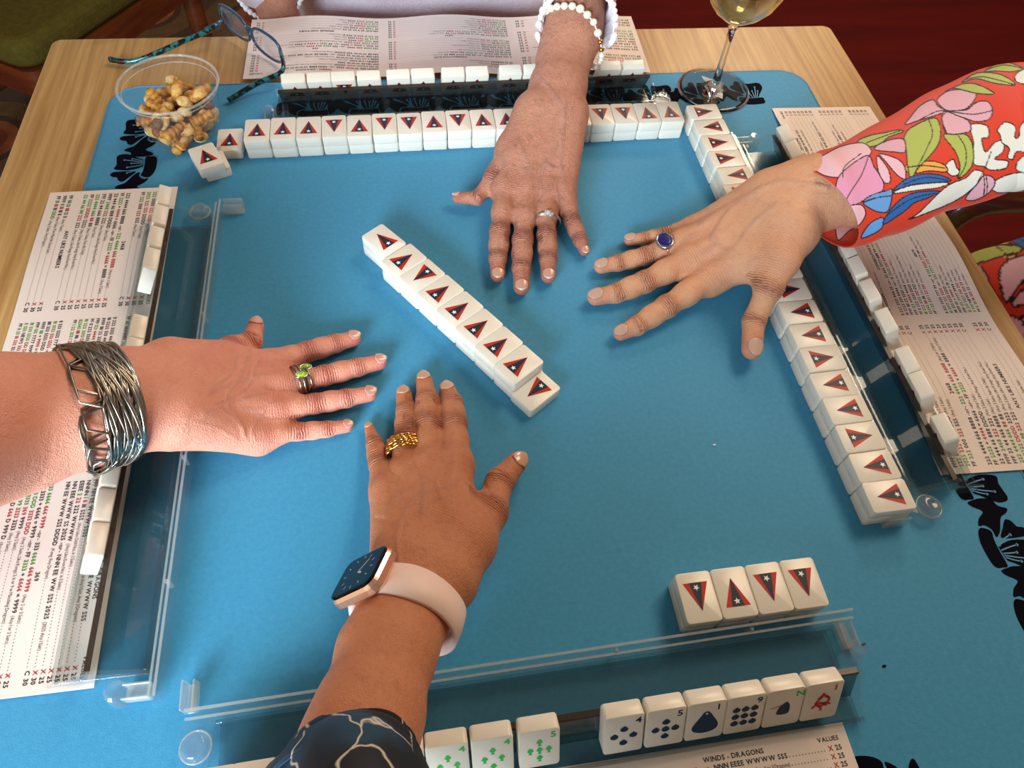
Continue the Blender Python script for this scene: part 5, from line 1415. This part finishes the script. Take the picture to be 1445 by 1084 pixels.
def snack_mesh(kind):
    mb = MB()
    if kind == 0:   # finger cracker: short hollow-ended stick
        mb.tube([(0, 0, z) for z in (-.009, -.0085, -.004, .004, .0085, .009)], [.0038, .0046, .0050, .0050, .0046, .0036], 14)
    elif kind == 1:  # cashew-like curl
        mb.tube([(.006 * math.cos(a), .006 * math.sin(a), 0) for a in np.linspace(-1.2, 1.2, 9)], [.0018, .0036, .0046, .0050, .0050, .0048, .0044, .0034, .0016], 12)
    elif kind == 2:  # almond
        mb.sphere((0, 0, 0), .0085, 14, 10, sc=(1, .62, .5))
    elif kind == 3:  # peanut: two lobes
        mb.tube([(x, 0, 0) for x in np.linspace(-.009, .009, 11)], [.001, .0040, .0052, .0052, .0044, .0039, .0044, .0052, .0053, .0042, .001], 14)
    else:            # ribbed twist
        mb.tube([(x, 0, 0) for x in np.linspace(-.011, .011, 17)], [.0030 + .0016 * abs(math.sin(k * .9)) for k in range(17)], 12)
    return mb
SNK = [snack_mesh(k).mesh('snack', SM[k], True) for k in range(5)]
SNK2 = {k: snack_mesh(0).mesh('snack', SM[m], True) for k, m in ((0, 0), (1, 3))}
NMS = [('finger_cracker', 'toasted finger cracker in the plastic cup', 'cracker'), ('curled_nut', 'pale curled nut in the plastic cup', 'nut'), ('brown_nut', 'brown almond shaped nut in the plastic cup', 'nut'), ('peanut_cracker', 'two lobed dark cracker in the plastic cup', 'cracker'), ('twisted_cracker', 'golden ribbed twisted cracker in the plastic cup', 'cracker')]
r_ = np.random.default_rng(11); placed = []
tries = 0
while len(placed) < 62 and tries < 9000:
    tries += 1
    z = .0065 + .0042 * (len(placed) // 9) + r_.uniform(0, .002)
    rmax = rad(z) - .0078
    rr_ = math.sqrt(r_.uniform(0, 1)) * rmax; an = r_.uniform(0, 6.28)
    if tries % 3: rr_ = rmax * r_.uniform(.86, 1.0)
    p = np.array([rr_ * math.cos(an), rr_ * math.sin(an), z])
    if any(np.linalg.norm((p - q) * [1, 1, 1.3]) < .0094 for q in placed): continue
    placed.append(p)
    k = int(r_.choice(5, p=[.26, .22, .22, .14, .16]))
    nm, lb, ct = NMS[k]
    o = link(nm, SNK[k], None, (CUPC[0] + p[0], CUPC[1] + p[1], p[2]), (r_.uniform(-.6, .6) + (1.2 if k == 0 else 0), r_.uniform(-.5, .5), r_.uniform(0, 6.28)))
    s_ = r_.uniform(.95, 1.2); o.scale = (s_, s_, s_)
    lay = 'at the bottom' if p[2] < .016 else ('halfway up' if p[2] < .027 else 'near the top')
    sd_ = 'in the middle of' if rr_ < .014 else (('by the right wall of', 'by the far wall of', 'by the left wall of', 'by the near wall of')[int(((an + math.pi / 4) % (2 * math.pi)) / (math.pi / 2)) % 4])
    tag(o, lb.split(' in the')[0] + f' {lay}, {sd_} the plastic cup', ct, 'snacks in the plastic cup')
ztop = max(q[2] for q in placed)
for k, (dx, dy, dz, rot_, lb) in enumerate([(.004, .004, .013, (.45, .2, .3), 'upright pale finger cracker standing on top of the snacks'), (-.017, .002, .007, (.1, 1.2, .1), 'ribbed golden cracker lying at the left of the snack heap'), (.024, .002, .012, (.9, .5, 1.0), 'browned hollow cracker at the right of the snack heap'), (.014, -.008, .008, (.6, .2, 2.2), 'pale curled nut in front on the snack heap')]):
    kk = (0, 4, 0, 1)[k]
    o = link(NMS[kk][0], SNK[kk], None, (CUPC[0] + dx, CUPC[1] + dy, ztop + dz * .8), rot_)
    tag(o, lb, NMS[kk][2], 'snacks in the plastic cup'); o.scale = (1.1,) * 3

# ------------------------------------------------------------------ eyeglasses
n = NT('teal_tortoise'); v = n.coord(); n.color(n.ramp(n.noise(v, 150, 2, .5), [(.45, srgb(8, 14, 18)), (.56, srgb(30, 110, 112))], 'LINEAR')); n.set(rough=.15, coat=.5); M_TEAL = n.m
M_BLUEF = plain('deep_blue_plastic', srgb(14, 62, 92), .12, coat=.6)
M_LENS = clear('lens', (.93, .93, .95, 1), (.8, .8, .85, 1), .02, 1.0, .06)
ga, gb = P(316, 38, .006), P(404, 98, .006)
gdir = (gb - ga); GL_ = np.linalg.norm(gdir); gdir /= GL_
gp = np.array([-gdir[1], gdir[0], 0]); gp = gp if gp[0] < 0 else -gp      # horizontal, towards the temples
gup = V3(0, 0, .95) + gp * .02; gup /= np.linalg.norm(gup)
gl = tag(empty('eyeglasses', ga), 'open teal and black reading glasses lying behind the plastic cup', 'glasses')
LH = .031
def lens_pts(c, hw, hh, s):
    pts = []
    for a in np.linspace(0, 2 * math.pi, 40, endpoint=False):
        x, y = math.cos(a), math.sin(a); k = 1 / (abs(x) ** 2.6 + abs(y) ** 2.6) ** (1 / 2.6)
        x *= k; y *= k
        y += .22 * s * x * (y > 0) * abs(x)            # swept up outer corner
        pts.append(c + gdir * x * hw + gup * y * hh)
    return pts
for s_, f in ((-1, .25), (1, .75)):
    c = ga + gdir * GL_ * f + gup * LH * .55
    pts = lens_pts(c, GL_ * .228, LH * .5, -s_ * -1 if False else s_)
    mb = MB(); mb.tube(pts, .0017, 8, closed=True); child(mb.build('rim', M_BLUEF, smooth=True), gl)
    mb = MB(); nrm = np.cross(gdir, gup); mb.add([p + nrm * .0005 for p in pts] + [p - nrm * .0005 for p in pts], [tuple(range(40)), tuple(range(79, 39, -1))]); child(mb.build('lens', M_LENS), gl)
cb = ga + gdir * GL_ * .5 + gup * LH * .72
mb = MB(); mb.tube(crom([cb - gdir * .006, cb + gup * .002, cb + gdir * .006], 5, False), .0019, 8); child(mb.build('bridge', M_BLUEF, smooth=True), gl)
h1 = ga + gup * LH * .78; h2 = gb + gup * LH * .78
t1 = P(155, 84, .003); t1b = P(192, 86, .004)
h1 = P(306, 36, .024)
mb = MB(); pts = crom([ga + gdir * .004 + gup * LH * .75, h1, P(250, 62, .015), t1b, t1], 8, False); mb.tube(pts, list(np.linspace(.0022, .0030, len(pts))), 10, flat=1.3); child(mb.build('temple', M_TEAL, smooth=True), gl)
mb = MB(); e0 = gb - gdir * .003 + gup * LH * .7; pts = crom([e0, P(398, 100, .020), P(362, 118, .012), P(322, 142, .004)], 8, False); mb.tube(pts, list(np.linspace(.0022, .0030, len(pts))), 10, flat=1.3); child(mb.build('temple', M_TEAL, smooth=True), gl)
mb = MB(); mb.tube([P(290, 43, .021), P(309, 35, .0245)], .0034, 10); child(mb.build('hinge', M_BLUEF, smooth=True), gl)

# ------------------------------------------------------------------ wine glass
wb = np.array([.2709, .3010]) * SC
wg = tag(empty('wine_glass', (wb[0], wb[1], 0)), 'stemmed glass of white wine at the far right corner of the mat', 'wine glass')
mb = MB(); mb.lathe([(.0003, .0004), (.036, .0004), (.0425, .0012), (.0425, .0018), (.036, .0024), (.018, .0040), (.009, .0075), (.0048, .013), (.0036, .030), (.0034, .060), (.0045, .076), (.0075, .084), (.0003, .0846)], 56)
mb.build('foot_and_stem', M_GLASS, wg, smooth=True)
outer = [(.0075, .084), (.015, .089), (.026, .097), (.0355, .108), (.0425, .124), (.0455, .145), (.0440, .170), (.0390, .205)]
mb = MB(); mb.lathe(outer + [(r - .0011, z + (.0 if i == 0 else 0)) for i, (r, z) in enumerate(reversed(outer))] + [(.0003, .0862)], 56)
mb.build('bowl', M_GLASS, wg, smooth=True)
win_ = [(.0003, .0866), (.0135, .0895), (.0245, .0972), (.0340, .1082), (.0409, .1242), (.0434, .139), (.0003, .1391)]
mb = MB(); mb.lathe(win_, 48); mb.build('white_wine', M_WINE, wg, smooth=True)

# ------------------------------------------------------------------ chairs and rug
n = NT('patterned_rug'); v = n.coord()
vo = n.node('ShaderNodeTexVoronoi', feature='F1'); vo.inputs['Scale'].default_value = 3.4; vo.inputs['Randomness'].default_value = .5; n.l(v, vo.inputs['Vector'])
med = n.ramp(vo.outputs['Distance'], [(.10, srgb(120, 40, 14)), (.22, srgb(150, 74, 20)), (.30, srgb(40, 22, 12)), (.36, srgb(96, 66, 26)), (.55, srgb(52, 34, 18)), (.70, srgb(88, 44, 18))], 'CONSTANT')
n.color(n.mix(n.noise(v, 28, 3), med, srgb(56, 36, 16))); n.set(rough=.95); n.normal(n.bump(n.noise(v, 200, 2), .5, .003)); M_RUG = n.m
rug = tag(empty('floor_rug', (-.9, 2.0, -.76)), 'dark patterned rug with orange medallions beyond the far left corner', 'rug')
mb = MB(); mb.box((-1.75, 1.15, -.76), (-.10, 3.0, -.752)); child(mb.build('pile', M_RUG), rug)
mb = MB()
for k in range(60): mb.tube([(-1.74 + k * .0276, 1.15, -.757), (-1.74 + k * .0276 + .004, 1.11, -.759)], .003, 5)
child(mb.build('fringe', M_BEIGE), rug); rug.children[-1]['kind'] = 'stuff'
def chair(name, loc, rz, seatm, label, seat_h=-.30, arms=False):
    c = empty(name, (loc[0], loc[1], -.76), rz); tag(c, label, 'chair')
    H = seat_h + .76
    mb = MB(); mb.slab(rrect(-.24, .24, -.23, .23, .05), H - .055, H); bevel(mb.build('seat', seatm, c), .02, 4, .9)
    mb = MB(); mb.slab(rrect(-.235, .235, -.225, .225, .03), H - .11, H - .056); mb.build('seat_frame', M_CHERRY, c)
    for x, y in ((-.21, -.2), (.21, -.2)):
        mb = MB(); mb.tube([(x, y, 0), (x, y, .2), (x, y, H - .11)], [.016, .02, .024], 12); mb.build('leg', M_CHERRY, c, smooth=True)
    for x in (-.21, .21):
        mb = MB(); mb.tube([(x, .25, 0), (x, .21, .3), (x, .22, H), (x, .29, H + .5)], [.017, .021, .022, .016], 12); mb.build('back_leg', M_CHERRY, c, smooth=True)
    for z in (.14, .30, .44):
        mb = MB(); mb.box((-.2, .225 + z * .12, H + z - .03), (.2, .245 + z * .12, H + z + .03)); bevel(mb.build('back_slat', M_CHERRY, c), .006, 2)
    for x in (-.21, .21):
        mb = MB(); mb.tube([(x, -.2, .16), (x, .22, .16)], .011, 10); mb.build('stretcher', M_CHERRY, c, smooth=True)
        if arms:
            mb = MB(); mb.tube(crom([(x * 1.1, .24, H + .14), (x * 1.12, .0, H + .13), (x * 1.14, -.2, H + .12), (x * 1.06, -.24, H - .04)], 6, False), .032, 14); mb.build('arm_rest', M_CHERRY, c, smooth=True)
    return c
chair('dining_chair', (-.80, 1.22), math.radians(-32), M_OLIVE, 'cherry wood chair with olive seat past the far left corner', seat_h=-.27)
chair('dining_chair', (1.0, .15), math.radians(-90), M_BEIGE, 'wooden armchair with beige seat under the person in floral blouse', seat_h=-.36, arms=True)
chair('dining_chair', (-.01, .82), 0, M_OLIVE, 'chair under the person in the lavender sweater', seat_h=-.36)

# crumbs
for (x, y, lb, m_) in ((1008, 628, 'white crumb on the mat right of the slanted wall', M_TRIM), (1248, 940, 'dark crumb on the mat right of the near rack', M_PRINT), (1219, 909, 'tiny dark crumb beside the near rack knob', M_PRINT)):
    w = P(x, y, .0006); mb = MB(); mb.sphere((0, 0, 0), .0011, 7, 5, sc=(1.4, .8, .6)); mb.v = [(p[0] * random.uniform(.8, 1.2), p[1], p[2]) for p in mb.v]
    tag(mb.build('crumb', m_, loc=w), lb, 'crumb', 'crumbs on the mat')

# ------------------------------------------------------------------ pieces of parts
def kin(thing, base): return [c for c in thing.children if c.name.split('.')[0] == base]
def nest(child_o, part):
    child_o.parent = part; child_o.matrix_parent_inverse = Matrix.Identity(4)
for o in list(bpy.data.objects):
    b = o.name.split('.')[0]
    if b == 'tile_rack':
        rail = kin(o, 'pusher_rail')[0]
        for nm in ('pusher_rail_rim', 'rail_divider', 'pusher_tongue', 'pusher_foot', 'foot_knob'):
            for c in kin(o, nm): nest(c, rail)
        plate = kin(o, 'pivot_plate')[0]
        for nm in ('pivot_knob', 'pivot_ring'):
            for c in kin(o, nm): nest(c, plate)
        nest(kin(o, 'rest_top_edge')[0], kin(o, 'sloping_tile_rest')[0])
    elif b == 'wrist_watch':
        for nm in ('hour_marks', 'watch_hand'):
            for c in kin(o, nm): nest(c, kin(o, 'screen')[0])
        nest(kin(o, 'crown')[0], kin(o, 'case')[0])
    elif b == 'eyeglasses':
        for r_o, l_o in zip(kin(o, 'rim'), kin(o, 'lens')): nest(l_o, r_o)
    elif b == 'person':
        for sl_o, tr_o in zip(kin(o, 'sweater_sleeve') + kin(o, 'sweater_body'), kin(o, 'scalloped_trim')): nest(tr_o, sl_o)
